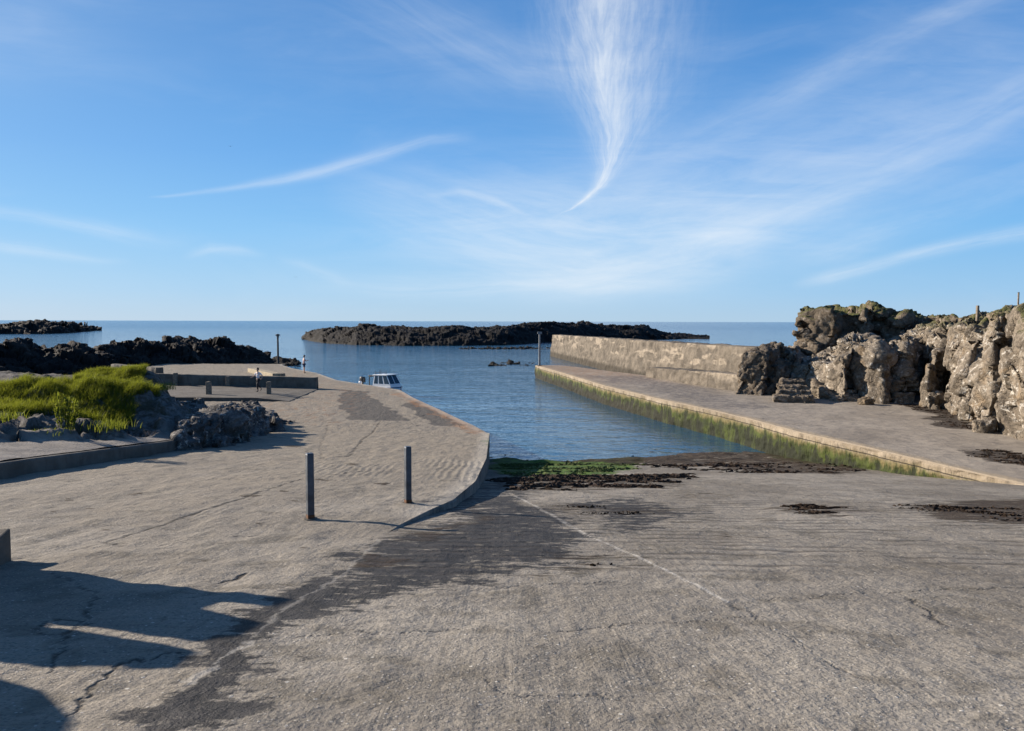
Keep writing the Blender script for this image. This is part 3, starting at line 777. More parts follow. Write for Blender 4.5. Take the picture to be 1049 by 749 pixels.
edge_wall('seaward_face', np.concatenate([np.arange(15, 45, .06), np.arange(45, 71.3, .12)]), x_pier, tt, lambda X, Y: np.maximum(-1.2, np.minimum(z_slip(X, Y) - .1, 1.0)), M_PIERW, -1, 34, .05, pier, 12)
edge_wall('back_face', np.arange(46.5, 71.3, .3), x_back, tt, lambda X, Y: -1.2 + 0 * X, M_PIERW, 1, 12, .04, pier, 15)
bm = bmesh.new()
xa, xb = float(x_pier(np.array([71.2]))[0]), float(x_back(np.array([71.2]))[0])
add_box(bm, (xb - xa - .1, .5, 2.4), ((xa + xb) / 2, 71.2, PZ - .04 - 1.2), None, .03)
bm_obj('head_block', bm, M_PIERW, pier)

# ------------------------------------------------------------------ breakwater wall behind the pier
bw = thing('breakwater_wall', 'long tall weathered concrete breakwater wall with pale lime streaks behind the pier', 'sea wall', (0, 0, 0))
def wall_strip(name, a, b, zt, zb, thick, batter, mat, parent, n=260, nv=30, amp=.06, seed=0, ncap=8):
    """solid wall from a to b: front face (towards viewer's left), top and back, ends closed"""
    a = np.array(a, float); b = np.array(b, float)
    d = (b - a) / np.linalg.norm(b - a); nrm = np.array([d[1], -d[0]])
    if nrm[0] > 0: nrm = -nrm
    prof = [(batter * f, None, f) for f in np.linspace(1, 0, nv)]
    s = np.linspace(0, 1, n)
    rows = []
    for k, f in enumerate(np.linspace(1, 0, nv)):        # f: 1 bottom .. 0 top
        rows.append((batter * f, f, 0))
    for k in range(1, ncap): rows.append((-thick * k / (ncap - 1), 0.0, 0))
    for f in np.linspace(.15, 1, 6): rows.append((-thick, f, 0))
    m = len(rows)
    off = np.array([r[0] for r in rows]); ff = np.array([r[1] for r in rows])
    ztop = zt[0] + (zt[1] - zt[0]) * s
    C = a[None] + (b - a)[None] * s[:, None]
    X = C[:, 0:1] + nrm[0] * off[None]; Y = C[:, 1:2] + nrm[1] * off[None]
    Z = ztop[:, None] + (zb - ztop)[:, None] * ff[None]
    P = np.stack([X.ravel(), Y.ravel(), Z.ravel()], 1)
    dd = amp * fbm(P * .9, 4, seed) + amp * .6 * fbm(P * 3.1, 3, seed + 4)
    P[:, 0] += nrm[0] * dd; P[:, 1] += nrm[1] * dd; P[:, 2] += .5 * dd * np.tile((ff < .1).astype(float), n)
    V = P; F = grid_faces(n, m)
    base = len(V)
    ends = []
    for e in (0, n - 1):
        ids = np.arange(m) + e * m
        c = V[ids].mean(0); V = np.vstack([V, c[None]]); ci = len(V) - 1
        q = [[ids[i], ids[i + 1], ci, ci] for i in range(m - 1)]
        ends += q
    o = mesh_np(name, V, F, mat, True, None, parent)
    # end caps as triangles
    bm = bmesh.new(); bm.from_mesh(o.data); bm.verts.ensure_lookup_table()
    for i, j, k, _ in ends:
        try: bm.faces.new((bm.verts[i], bm.verts[j], bm.verts[k]))
        except ValueError: pass
    bmesh.ops.recalc_face_normals(bm, faces=bm.faces); bm.to_mesh(o.data); bm.free()
    return o
wa = at(566, 343, 116); wb = at(780, 356, 45.8)
wall_strip('wall', (wa.x, wa.y), (wb.x, wb.y), (wa.z, 3.72), -.6, 1.6, .45, M_OLDW, bw, 420, 34, .09, 31)
pa = at(660, 380, 56.5); pb = at(766, 385, 43.7)
wall_strip('plinth', (pa.x + .1, pa.y), (pb.x, pb.y), (1.92, 2.2), .9, 1.5, .1, M_OLDW, bw, 140, 20, .07, 37)

# ------------------------------------------------------------------ rocks
def hull_pts(c, s, rz=0.0, jit=.18, cham=.3, rnd=random, lean=(0, 0)):
    out = []
    for sx in (-1, 1):
        for sy in (-1, 1):
            for sz in (-1, 1):
                p = np.array([sx * (1 - rnd.random() * jit), sy * (1 - rnd.random() * jit), sz * (1 - rnd.random() * jit * .6)])
                for ax in range(3):
                    q = p.copy(); q[ax] *= 1 - rnd.random() * cham * 2 * (.5 if ax == 2 else 1)
                    out.append(q)
    out = np.array(out) * np.array(s) / 2
    out[:, 0] += lean[0] * out[:, 2]; out[:, 1] += lean[1] * out[:, 2]
    ca, sa = math.cos(rz), math.sin(rz)
    x = out[:, 0] * ca - out[:, 1] * sa; y = out[:, 0] * sa + out[:, 1] * ca
    return np.stack([x + c[0], y + c[1], out[:, 2] + c[2]], 1)

def rock_mass(name, hulls, voxel, mat, layers=((1.6, .5), (.6, .22), (.22, .07)), seed=0, stretch=(1, 1, 1.3), parent=None):
    bm = bmesh.new()
    for h in hulls:
        vs_ = [bm.verts.new(tuple(p)) for p in h]
        r = bmesh.ops.convex_hull(bm, input=vs_)
        bad = [v for v in vs_ if not v.link_faces]
        if bad: bmesh.ops.delete(bm, geom=bad, context='VERTS')
    bmesh.ops.recalc_face_normals(bm, faces=bm.faces)
    me = bpy.data.meshes.new('tmp'); bm.to_mesh(me); bm.free()
    ob = bpy.data.objects.new('tmp', me); COL.objects.link(ob)
    md = ob.modifiers.new('r', 'REMESH'); md.mode = 'VOXEL'; md.voxel_size = voxel; md.adaptivity = 0
    dg = bpy.context.evaluated_depsgraph_get(); dg.update()
    em = bpy.data.meshes.new_from_object(ob.evaluated_get(dg))
    bpy.data.objects.remove(ob)
    n = len(em.vertices); P = np.zeros(n * 3, np.float32); em.vertices.foreach_get('co', P); P = P.reshape(-1, 3).astype(float)
    for li, (size, amp) in enumerate(layers):
        N = np.zeros(n * 3, np.float32); em.vertex_normals.foreach_get('vector', N); N = N.reshape(-1, 3).astype(float)
        d = amp * (1.15 * blocky(P, size, seed + li * 13, stretch) if li < 2 else rocky(P, size, seed + li * 13, stretch)) if size > .1 else amp * fbm(P / size, 3, seed)
        P = P + N * d[:, None]
        em.vertices.foreach_set('co', P.astype(np.float32).ravel()); em.update()
    P = P + 0
    em.materials.append(mat); em.name = name
    em.polygons.foreach_set('use_smooth', np.full(len(em.polygons), True))
    o = bpy.data.objects.new(name, em); COL.objects.link(o)
    if parent: o.parent = parent
    return o

def blk(px0, px1, py0, py1, Y, depth, rz=0.0, jit=.18, cham=.3, lean=(0, 0), zb=None):
    a = at(px0, py1, Y); b = at(px1, py0, Y)
    z0 = a.z if zb is None else zb
    H = hull_pts(((a.x + b.x) / 2, Y + depth / 2, (z0 + b.z) / 2), (b.x - a.x, depth, b.z - z0), rz, jit, cham, random, lean)
    u_ = H[:, 0] / np.maximum(H[:, 1], 1) ; H[:, 0] += (H[:, 1] - Y) * (a.x + b.x) / 2 / Y * .95
    u_ = H[:, 0] / H[:, 1]; u0, u1 = a.x / a.y, b.x / b.y
    u_ = u0 + (u_ - u_.min()) / (u_.max() - u_.min()) * (u1 - u0)
    H[:, 0] = u_ * H[:, 1]
    return H

RL = ((1.7, .36), (.65, .19), (.24, .07))
def sweep_rock(name, pts, zb, cap, mat, lean=.3, bulge=.25, cell=.075, layers=((1.5, .42), (.6, .2), (.22, .06)), seed=0, back=(.42, .9), ncap=40, capdrop=0.0, tiprise=0.0, stretch=(1.15, 1.15, .9)):
    """a rock face swept along a plan line given as (picture x, distance, top level); leans back and runs into a flat top"""
    A = np.array([((px - W0 / 2) / FPX * Y, Y, zt) for px, Y, zt in pts])
    L = np.concatenate([[0], np.cumsum(np.hypot(*np.diff(A[:, :2], axis=0).T))])
    n = int(L[-1] / cell) + 2; s_ = np.linspace(0, L[-1], n)
    X, Y, ZT = (np.interp(s_, L, A[:, k]) for k in range(3))
    ZT = ZT + .25 * fbm(np.stack([s_ * .35, 0 * s_, 0 * s_], 1), 3, seed + 3)
    nv = int((ZT.max() - zb) / cell) + 2; f = np.linspace(0, 1, nv)
    rows_x, rows_z = [], []
    b = np.array(back) / np.hypot(*back)
    H = ZT - zb
    S = np.concatenate([lean * f ** 1.6 - bulge * .3 * np.sin(np.pi * f), [lean] * ncap]); cp = np.linspace(0, 1, ncap + 1)[1:] ** 1.3
    D = S[None] * H[:, None]; D[:, nv:] += cp[None] * cap
    Z = zb + H[:, None] * np.concatenate([f, np.ones(ncap)])[None]
    Z[:, nv:] += (tiprise * cp - capdrop * cp ** 2)[None]
    P = np.stack([(X[:, None] + b[0] * D).ravel(), (Y[:, None] + b[1] * D).ravel(), Z.ravel()], 1)
    m = nv + ncap
    P += np.stack([.22 * fbm(P * .45, 3, seed + 20), .22 * fbm(P * .45 + 50, 3, seed + 21), .2 * fbm(P * .45 + 90, 3, seed + 22)], 1)
    for li, (size, amp) in enumerate(layers):
        G = P.reshape(n, m, 3); N = np.cross(np.gradient(G, axis=0), np.gradient(G, axis=1)).reshape(-1, 3)
        N /= np.linalg.norm(N, axis=1)[:, None] + 1e-9
        if li == 0: flip = -1 if (N[:, 1].mean() > 0) else 1
        d = amp * (1.15 * blocky(P, size, seed + li * 13, stretch) if li < 2 else rocky(P, size, seed + li * 13))
        P = P + N * (d * flip)[:, None]
    F = grid_faces(n, m)
    return mesh_np(name, P, F if flip > 0 else F[:, ::-1], mat, True)
r = sweep_rock('headland_crag', [(830, 68, 6.0), (823, 60, 6.1), (820.5, 53, 6.1), (832, 52.2, 6.1), (858, 50.9, 6.2), (866, 52.4, 6.25), (888, 51, 6.25), (898, 53, 6.2), (926, 51.4, 6.1), (932, 56, 6.0), (956, 56.5, 5.95), (962, 53, 5.85), (985, 49, 5.7), (1005, 45, 5.5), (1040, 42, 5.5), (1120, 40, 5.6)],
              1.6, 12, M_ROCK_BROWN, .12, .2, .11, ((2.2, .6), (.9, .3), (.32, .06)), 101, (.45, .9), 40, .6)
tag(r, 'long flat topped brown crag with grassy top standing highest above the breakwater', 'crag')
r = sweep_rock('rock_bluff', [(800, 50, 3.3), (803, 45, 3.2), (812, 43.4, 2.7), (826, 42.9, 2.6), (829, 41.8, 2.7), (848, 40.4, 2.9), (866, 39.2, 3.4), (872, 40.4, 3.9), (874, 39.9, 3.95), (906, 38.0, 4.0), (914, 39.3, 4.05), (932, 38.7, 4.1), (937, 42.5, 4.0), (950, 43, 4.2), (960, 40, 4.3), (985, 38, 4.6)],
              .9, 13, M_ROCK_TAN, .28, .25, .075, ((1.7, .48), (.7, .24), (.22, .04)), 131, (.42, .9), 70, 0, .2)
tag(r, 'broken tan rock bluff with dark clefts along the back of the pier', 'rock bluff')
r = rock_mass('boulder', [blk(750, 800, 360, 413, 42.6, 3.4, -.35, .1, .3, (.22, .3)), blk(783, 812, 374, 412, 42.6, 2.4, -.5, .15, .3, (.1, .2)), blk(776, 816, 355, 400, 45.5, 3, -.3, .2, .3), blk(796, 812, 391, 413, 41.9, 1.2, .2, .2, .3), blk(770, 800, 392, 414, 42.6, 1.6, -.3, .2, .35, (.2, .4))],
              .075, M_ROCK_BROWN, ((1.3, .26), (.5, .14), (.2, .05)), 151)
tag(r, 'sloping slab sided boulder where the breakwater wall ends', 'boulder')
r = rock_mass('boulder', [blk(944, 972, 360, 420, 36.9, 2.8, -.5, .12, .38, (.16, .1)), blk(942, 962, 372, 424, 36.4, 1.8, -.7, .2, .4, (.1, .1)), blk(962, 985, 350, 415, 38.8, 3, -.3, .2, .3), blk(948, 966, 404, 424, 35.6, 1.2, -.3, .2, .4)], .075, M_ROCK_TAN, ((1.6, .26), (.7, .15), (.25, .05)), 191)
tag(r, 'upright pointed boulder right of the dark cleft in the cliff', 'boulder')
r = sweep_rock('cliff', [(972, 44, 4.9), (974, 39, 4.9), (976, 35.5, 4.9), (984, 33.2, 4.9), (994, 31.3, 4.95), (1000, 31.6, 5.1), (1018, 29.3, 5.2), (1026, 29.6, 5.4), (1050, 26.4, 5.8), (1100, 23.6, 6.1), (1190, 20, 6.2), (1290, 18.5, 6.2), (1480, 17.5, 6.0), (1800, 17, 5.8)],
              .8, 9, M_ROCK_TAN, .36, .2, .07, ((2.3, .42), (.95, .30), (.34, .05)), 201, (.6, .8), 60, 0, .35, (1.3, 1.3, .75))
tag(r, 'high sunlit tan cliff with white lichen at the right end of the pier', 'cliff')
for k, (px_, py_, sz, lb) in enumerate(((925, 412.5, .9, 'small loose rock at the mouth of the dark cleft in the cliff'), (888, 415, .6, 'small broken stone at the foot of the middle rock face'), (1012, 443, .8, 'pale loose rock at the foot of the high sunlit cliff'))):
    p = hit(px_, py_, PZ)
    r = rock_mass('loose_rock', [hull_pts((p.x, p.y + .2, PZ + sz * .22), (sz * 1.3, sz, sz * .7), .5 * k, .2, .35)], .05, M_ROCK_TAN, ((.6, .1), (.25, .05)), 240 + k)
    tag(r, lb, 'rock')

# headland plateau behind the crags
gu, gy = np.meshgrid(np.linspace(.40, 1.7, 140), np.linspace(20, 110, 140)); gx = gu * gy
X, Y = gx.ravel(), gy.ravel(); P = np.stack([X, Y, 0 * X], 1)
edge = np.minimum(np.minimum((X - .42 * Y) / 4, (Y - np.interp(X / Y, [.5, .62, .75, .9, 1.1], [62, 54, 42, 30, 24])) / 6), 1)
Z = 5.15 * sstep(-.5, 1, edge) + .35 * fbm(P * .12, 4, 3) + .16 * fbm(P * .7, 3, 5) - .018 * np.maximum(Y - 55, 0) - 1.5 * (1 - sstep(-.6, .2, edge))
t = NT('headland_turf'); v = t.coords(); n1 = t.noise(v, .8, 6, .65); n2 = t.noise(v, 9, 5, .7)
c = t.mix(t.map(n1, .3, .7), (.05, .055, .018), (.13, .115, .045)); c = t.mix(t.mul(t.map(n2, .5, .7), .6), c, (.03, .03, .012))
t.bsdf(c, .95, t.bump(t.mul(n2, .08), 1, .9), .1)
hd = mesh_np('headland', np.stack([X, Y, Z], 1), grid_faces(140, 140), t.m); hd['kind'] = 'structure'

# rough steps cut beside the boulders
st = thing('steps', 'short flight of rough worn steps climbing between boulders behind the pier', 'steps', (0, 0, 0))
s0 = hit(815, 412, PZ)
sh_ = []
for k in range(4):
    sh_.append(hull_pts((s0.x - .1 + k * .22, s0.y + .1 + k * .62, PZ + .1 + k * .22), (2.1 - k * .25, 1.0, .5), -.3 + .1 * (k % 2), .16, .25))
tr_ = rock_mass('treads', sh_, .05, M_ROCK_BROWN, ((.9, .09), (.35, .05), (.15, .02)), 221, (1, 1, 1), st)

def ridge_rock(name, top, base, mat, zb=0.0, dr=.35, zfn=None, seed=0, step=.8, nr=56, layers=((3.0, 1.0), (1.1, .4), (.4, .14)), back=1.0, pw=.55, jitter=.0, yadd=None, px_pad=0):
    """a rock heightfield: silhouette 'top' and foot line 'base' fix its ridge and foot in plan; foot at level zb"""
    bx = np.array([b[0] for b in base], float); byy = np.array([b[1] for b in base], float)
    tx = np.array([b[0] for b in top], float); ty = np.array([b[1] for b in top], float)
    px = np.arange(min(bx[0], tx[0]), max(bx[-1], tx[-1]) + .01, step); n = len(px)
    pb = np.interp(px, bx, byy); pt = np.interp(px, tx, ty)
    foot = np.array([hit(a, b, zb)[:] for a, b in zip(px, pb)])
    Yb = foot[:, 1]; D = dr(px, Yb) if callable(dr) else dr * Yb
    Yr = Yb + D
    ridge = np.array([at(a, b, y)[:] for a, b, y in zip(px, pt, Yr)])
    U = ridge[:, 0] / ridge[:, 1]
    w = np.concatenate([np.linspace(-.25, 1, int(nr * .72)), np.linspace(1, 1 + back, int(nr * .28) + 1)[1:]])
    m = len(w)
    Yg = Yb[:, None] + D[:, None] * w[None]
    Xg = U[:, None] * Yg
    hr = (ridge[:, 2] - zb)
    wp = np.clip(w, 0, 1); prof = np.where(w <= 1, 1 - (1 - wp) ** (1 / pw), 1 - .8 * np.clip((w - 1) / back, 0, 1) ** 1.5)
    prof = np.where(w < 0, w * 2.0, prof)
    ends = np.clip(np.minimum(np.arange(n), np.arange(n)[::-1]) / (.03 * n + 1), 0, 1)
    Z = zb + hr[:, None] * prof[None]
    P = np.stack([Xg.ravel(), Yg.ravel(), Z.ravel()], 1)
    if jitter:
        P[:, 2] += jitter * np.repeat(np.maximum(hr, .2), m) * fbm(np.stack([P[:, 0], P[:, 1] * .8, 0 * P[:, 0]], 1) / (layers[0][0] * 2.2), 3, seed + 77) * np.tile(np.clip(w + .1, 0, 1) * (1 - .8 * sstep(.75, 1, np.clip(w, 0, 1))), n)
    for li, (size, amp) in enumerate(layers):
        d = amp * rocky(P, size, seed + 13 * li, (1, 1, .8)) * np.tile(np.where(w < 0, .4, 1.0), n)
        G = P.reshape(n, m, 3); N = np.cross(np.gradient(G, axis=0), np.gradient(G, axis=1)).reshape(-1, 3)
        N /= np.linalg.norm(N, axis=1)[:, None] + 1e-9; N[N[:, 2] < 0] *= -1
        P = P + N * d[:, None]
    return mesh_np(name, P, grid_faces(n, m), mat, True)

isl_top = [(309, 345), (316, 338.5), (327, 336.3), (345, 334.3), (375, 332.6), (400, 333.6), (420, 333.8), (460, 332.6), (487, 334.8), (513, 332), (548, 331), (564, 329.4), (580, 331), (593, 328.6), (609, 330.6), (628, 332), (660, 332), (671, 337), (684, 340.4), (711, 343), (727, 346.2)]
isl_base = [(309, 347.6), (330, 351.4), (365, 353.6), (420, 354.4), (480, 354.2), (520, 353.6), (560, 351.2), (620, 349), (680, 348), (727, 347.2)]
r = ridge_rock('islet', [(a_, min(b_ + 1.6, 346.2)) for a_, b_ in isl_top], isl_base, M_REEF, 0, lambda p, y: 22 + 0 * p, None, 301, .7, 60, ((5.0, .7), (1.9, .36), (.8, .2)), 1.2, .5, .14)
tag(r, 'long low dark rocky islet lying across the mouth of the harbour', 'islet')
r = ridge_rock('islet', [(-60, 336), (-20, 334.5), (0, 333), (20, 332.2), (35, 331), (48, 329.6), (60, 330.8), (75, 333.5), (90, 336), (104, 338.4)], [(-60, 342.5), (0, 342.4), (40, 342.2), (70, 341.5), (90, 339.6), (104, 338.8)],
               M_REEF, 0, lambda p, y: 26 + 0 * p, None, 311, .7, 40, ((8.0, 2.6), (3.2, 1.0)), 1.2, .5, .2)
tag(r, 'small distant dark islet on the horizon at the far left', 'islet')
rt = [(-90, 356), (-40, 352), (0, 358), (8, 357), (16, 353.6), (24, 352.6), (33, 356), (40, 361), (47, 358.5), (55, 356.6), (66, 356.4), (80, 352.4), (88, 355), (94, 363), (100, 358), (107, 355), (133, 351), (160, 352), (180, 350.4), (196, 347.6), (218, 349.4), (240, 351), (256, 355), (268, 363), (277, 366)]
r = ridge_rock('rock_ridge', [q for q in rt], [(-90, 396), (0, 394), (60, 391), (100, 388), (140, 384), (200, 379), (240, 373), (262, 369), (277, 367.2)], M_ROCK_DARK, 0.15,
               lambda p, y: np.interp(p, [0, 100, 180, 277], [6, 8, 12, 5]), None, 321, .7, 60, ((3.2, .9), (1.3, .42), (.5, .16)), 1.2, .5, .2)
tag(r, 'dark jagged rock ridge behind the grass on the left side of the harbour', 'rock ridge')
r = ridge_rock('rock', [(255, 371), (266, 369.5), (276, 367.8), (290, 367), (300, 370), (308, 374.5)], [(255, 374), (276, 374.6), (295, 375), (308, 375.2)], M_ROCK_DARK, 0.0, lambda p, y: 4 + 0 * p, None, 331, .5, 30, ((1.6, .5), (.6, .2)), 1, .5)
tag(r, 'low dark wet rock at the foot of the slim lamp post', 'rock')
for (x0, x1, yy, h, sd, lb) in ((500, 550, 375.6, 1.6, 341, 'flat weedy reef just breaking the water left of the pier end pole'), (470, 565, 358.6, 1.5, 351, 'flat weedy reef in the shallows in front of the long islet')):
    xs = np.linspace(x0, x1, 12)
    r = ridge_rock('reef', [(x, yy - h * math.sin(math.pi * (i + .3) / 11.6) + random.uniform(-.2, .2)) for i, x in enumerate(xs)], [(x, yy) for x in xs], M_ROCK_DARK, -.12, lambda p, y: 3.5 + 0 * p, None, sd, .5, 26, ((1.8, .5), (.7, .3)), 1, .6)
    tag(r, lb, 'reef')

# rock outcrop beside the quay
def ob(px0, px1, ptop, pfoot, depth, rz=0.0, dz=0.0, cham=.34):
    f = hit((px0 + px1) / 2, pfoot, z_quay); Y = f.y
    a = at(px0, pfoot, Y); b = at(px1, ptop, Y + depth * .45)
    x0, x1 = a.x, at(px1, pfoot, Y).x
    H = hull_pts(((x0 + x1) / 2, Y + depth / 2, (f.z - .3 + b.z) / 2), (x1 - x0, depth, b.z - f.z + .3), rz, .2, cham, random, (random.uniform(-.2, .2), .35))
    H[:, 0] += (H[:, 1] - Y) * (x0 + x1) / 2 / Y * .8
    return H
r = rock_mass('rock_outcrop', [ob(176, 206, 430, 460, 2.4, .2), ob(190, 226, 424, 458, 3.0, -.1), ob(212, 246, 420, 455, 3.2, .15), ob(232, 266, 422, 449, 3.0, -.2), ob(256, 284, 428, 443, 2.6, .2), ob(272, 297, 436, 437, 1.8, -.3),
                               ob(172, 200, 446, 462, 1.6, .3), ob(206, 232, 448, 459, 1.4, -.3), ob(226, 252, 444, 453, 1.3, .4), ob(246, 272, 440, 447, 1.2, .1), ob(264, 292, 444, 440, 1.1, .2),
                               ob(158, 186, 420, 452, 3.6, .1), ob(168, 214, 418, 446, 4.2, .2), ob(215, 262, 419, 440, 3.5, -.1), ob(140, 172, 434, 452, 3.0, .1), ob(118, 150, 450, 453, 2.4, .3), ob(150, 180, 452, 460, 1.5, .2)],
              .062, M_ROCK_GREY, ((.62, .20), (.26, .10), (.12, .04)), 361, (2.2, 1.8, .42))
tag(r, 'fractured grey rock outcrop between the kerb and the quay road', 'rock outcrop')

# ------------------------------------------------------------------ terrace, kerb, soil bank, grass
kb = hits([(-200, 520), (-60, 500.5), (0, 491), (40, 484), (80, 478), (134, 469.6), (184, 461.6), (206, 458)], z_quay)
kerb_u = np.array([p.x / p.y for p in kb]); kerb_y = np.array([p.y for p in kb])
def ktop(Y): return z_quay(0, Y) + .30
kerb = None
kp = np.array([(p.x, p.y) for p in kb]); n = 260
s = np.linspace(0, len(kp) - 1, n); kx = np.interp(s, np.arange(len(kp)), kp[:, 0]); ky = np.interp(s, np.arange(len(kp)), kp[:, 1])
kz = z_quay(kx, ky)
tx_, ty_ = np.gradient(kx), np.gradient(ky); L = np.hypot(tx_, ty_); nx, ny = -ty_ / L, tx_ / L     # pointing back (away from viewer)
prof = [(0, -.25), (0, 0), (.005, .08), (.008, .16), (.012, .24), (.02, .28), (.04, .3), (.12, .302), (.2, .302), (.29, .302), (.3, .295), (.3, -.2)]
V = []
for o_, z_ in prof:
    P = np.stack([kx + nx * o_, ky + ny * o_, kz + z_], 1)
    d = .016 * fbm(P * 2.2, 3, 5) * (1 if z_ < .29 else .4)
    P[:, 0] += nx * d; P[:, 1] += ny * d; V.append(P)
V = np.stack(V, 1).reshape(-1, 3)
kerb = mesh_np('kerb', V, grid_faces(n, len(prof))[:, ::-1], M_KERB, True)
tag(kerb, 'long low shaded concrete kerb edging the terrace below the grass bank', 'kerb')

def mound(X, Y):
    """height of the soil bank above the terrace"""
    g = lambda cx, cy, sx, sy, h: h * np.exp(-((X - cx) / sx) ** 2 - ((Y - cy) / sy) ** 2)
    return g(-13.4, 23.6, 2.6, 1.7, .72) + g(-17.5, 23.2, 3.2, 1.9, .22) + g(-10.6, 24.4, 1.7, 1.5, .42) + g(-14.6, 30.4, 2.6, 2.2, 1.0) + g(-22, 27, 4, 3, .4)
ug = np.linspace(-1.7, -.425, 240); wg = np.linspace(0, 1, 170) ** 1.4
Yk = np.interp(ug, kerb_u, kerb_y)
Yg = (Yk + .28)[:, None] + (50 - Yk)[:, None] * wg[None]; Xg = ug[:, None] * Yg
X, Y = Xg.ravel(), Yg.ravel(); wd = (Yg - Yk[:, None]).ravel()
P = np.stack([X, Y, 0 * X], 1)
base_z = np.repeat(ktop(Yk), len(wg)) + .0 * wd
soil = sstep(2.6, 3.4, wd + np.interp(X / Y, [-.62, -.54], [0, 1.6]) + .5 * fbm(P * .8, 3, 9))
rk = (rocky(np.stack([X, Y, 0 * X], 1), 1.1, 17) * .35 + rocky(P, .4, 19) * .2) * np.where((X / Y < -.47) & (Y > 21.5), .45, 1)
Z = base_z + .012 * fbm(P * 2, 3, 2) + soil * (.12 + mound(X, Y) + rk + .12 * fbm(P * .6, 3, 4))
drop = sstep(-.475, -.44, X / Y) * sstep(24, 27, Y)
Z = Z - 1.4 * drop - .9 * sstep(34, 46, Y)
def mat_terrace():
    t = NT('terrace_concrete_and_soil'); v = t.coords(); s_ = t.attr('ga')[0]
    n1 = t.noise(v, 1.2, 6, .65); n2 = t.noise(v, 6, 6, .7); n3 = t.noise(v, 30, 4, .7)
    c = t.mix(t.map(n1, .3, .7), (.19, .17, .145), (.29, .262, .225)); c = t.mix(t.mul(t.map(n2, .5, .7), .5), c, (.10, .09, .075))
    c = t.mix(t.mul(t.map(n3, .5, .7), .4), c, (.09, .08, .07))
    sc = t.mix(t.map(n2, .35, .65), (.05, .045, .04), (.15, .14, .128)); sc = t.mix(t.mul(t.map(n1, .48, .6), .8), sc, (.03, .028, .014))
    c = t.mix(s_, c, sc)
    t.bsdf(c, .95, t.bump(t.add(t.mul(n2, .03), t.mul(n3, .01)), 1, .9), .15)
    return t.m
tr = mesh_np('ground', np.stack([X, Y, Z], 1), grid_faces(len(ug), len(wg))[:, ::-1], mat_terrace(), True, {'ga': np.stack([soil, soil, soil], 1)})
tr['kind'] = 'structure'
from mathutils.bvhtree import BVHTree
def bvh_of(o):
    me = o.data; return BVHTree.FromPolygons([v.co[:] for v in me.vertices], [p.vertices[:] for p in me.polygons])
bv_ground = bvh_of(tr)
def ground_z(x, y, default=None):
    h = bv_ground.ray_cast(Vector((x, y, 30)), Vector((0, 0, -1)))
    return h[0].z if h[0] else default

def mat_grass(name, a, b, dry):
    t = NT(name); hgt, rnd, _, _ = t.attr('ga')
    c = t.mix(rnd, a, b); c = t.mix(t.mul(t.map(rnd, .8, .95), .8), c, dry)
    d = t.n('ShaderNodeBsdfDiffuse'); t.put(d.inputs[0], c)
    tl = t.n('ShaderNodeBsdfTranslucent'); t.put(tl.inputs[0], t.mix(.55, c, (.34, .37, .03)))
    g = t.n('ShaderNodeBsdfGlossy'); g.inputs['Roughness'].default_value = .5; t.put(g.inputs[0], (.5, .5, .4))
    m1 = t.n('ShaderNodeMixShader'); m1.inputs[0].default_value = .44
    t.t.links.new(d.outputs[0], m1.inputs[1]); t.t.links.new(tl.outputs[0], m1.inputs[2])
    m2 = t.n('ShaderNodeMixShader'); m2.inputs[0].default_value = .04
    t.t.links.new(m1.outputs[0], m2.inputs[1]); t.t.links.new(g.outputs[0], m2.inputs[2])
    t.t.links.new(m2.outputs[0], t.out.inputs[0]); return t.m

def blades(name, roots, heights, widths, mat, lean=.35, wind=(.25, -.1), seed=0):
    g = np.random.default_rng(seed); n = len(roots)
    az = g.uniform(0, 2 * np.pi, n); la = g.uniform(.05, lean, n)
    dirx = np.cos(az) * la + wind[0] * g.uniform(.4, 1.2, n); diry = np.sin(az) * la + wind[1] * g.uniform(.4, 1.2, n)
    side = g.uniform(0, np.pi, n); sx, sy = np.cos(side), np.sin(side)
    ts = np.array([0, .45, .8, 1.0]); ws = np.array([1, .85, .5, 0.06])
    V = np.zeros((n, 8, 3)); A = np.zeros((n, 8, 3)); rr = g.random(n)
    for k in range(4):
        c = roots + np.stack([dirx * ts[k] ** 2 * heights, diry * ts[k] ** 2 * heights, heights * (ts[k] - .18 * ts[k] ** 2 * (dirx ** 2 + diry ** 2) ** .5)], 1)
        wv_ = (widths * ws[k] / 2)[:, None] * np.stack([sx, sy, 0 * sx], 1)
        V[:, 2 * k] = c - wv_; V[:, 2 * k + 1] = c + wv_
        A[:, 2 * k:2 * k + 2, 0] = ts[k]
    A[:, :, 1] = rr[:, None]
    b = (np.arange(n) * 8)[:, None]
    F = np.concatenate([b + np.array([[2 * k, 2 * k + 1, 2 * k + 3, 2 * k + 2]]) for k in range(3)], 0)
    return mesh_np(name, V.reshape(-1, 3), F, mat, False, {'ga': A.reshape(-1, 3)})

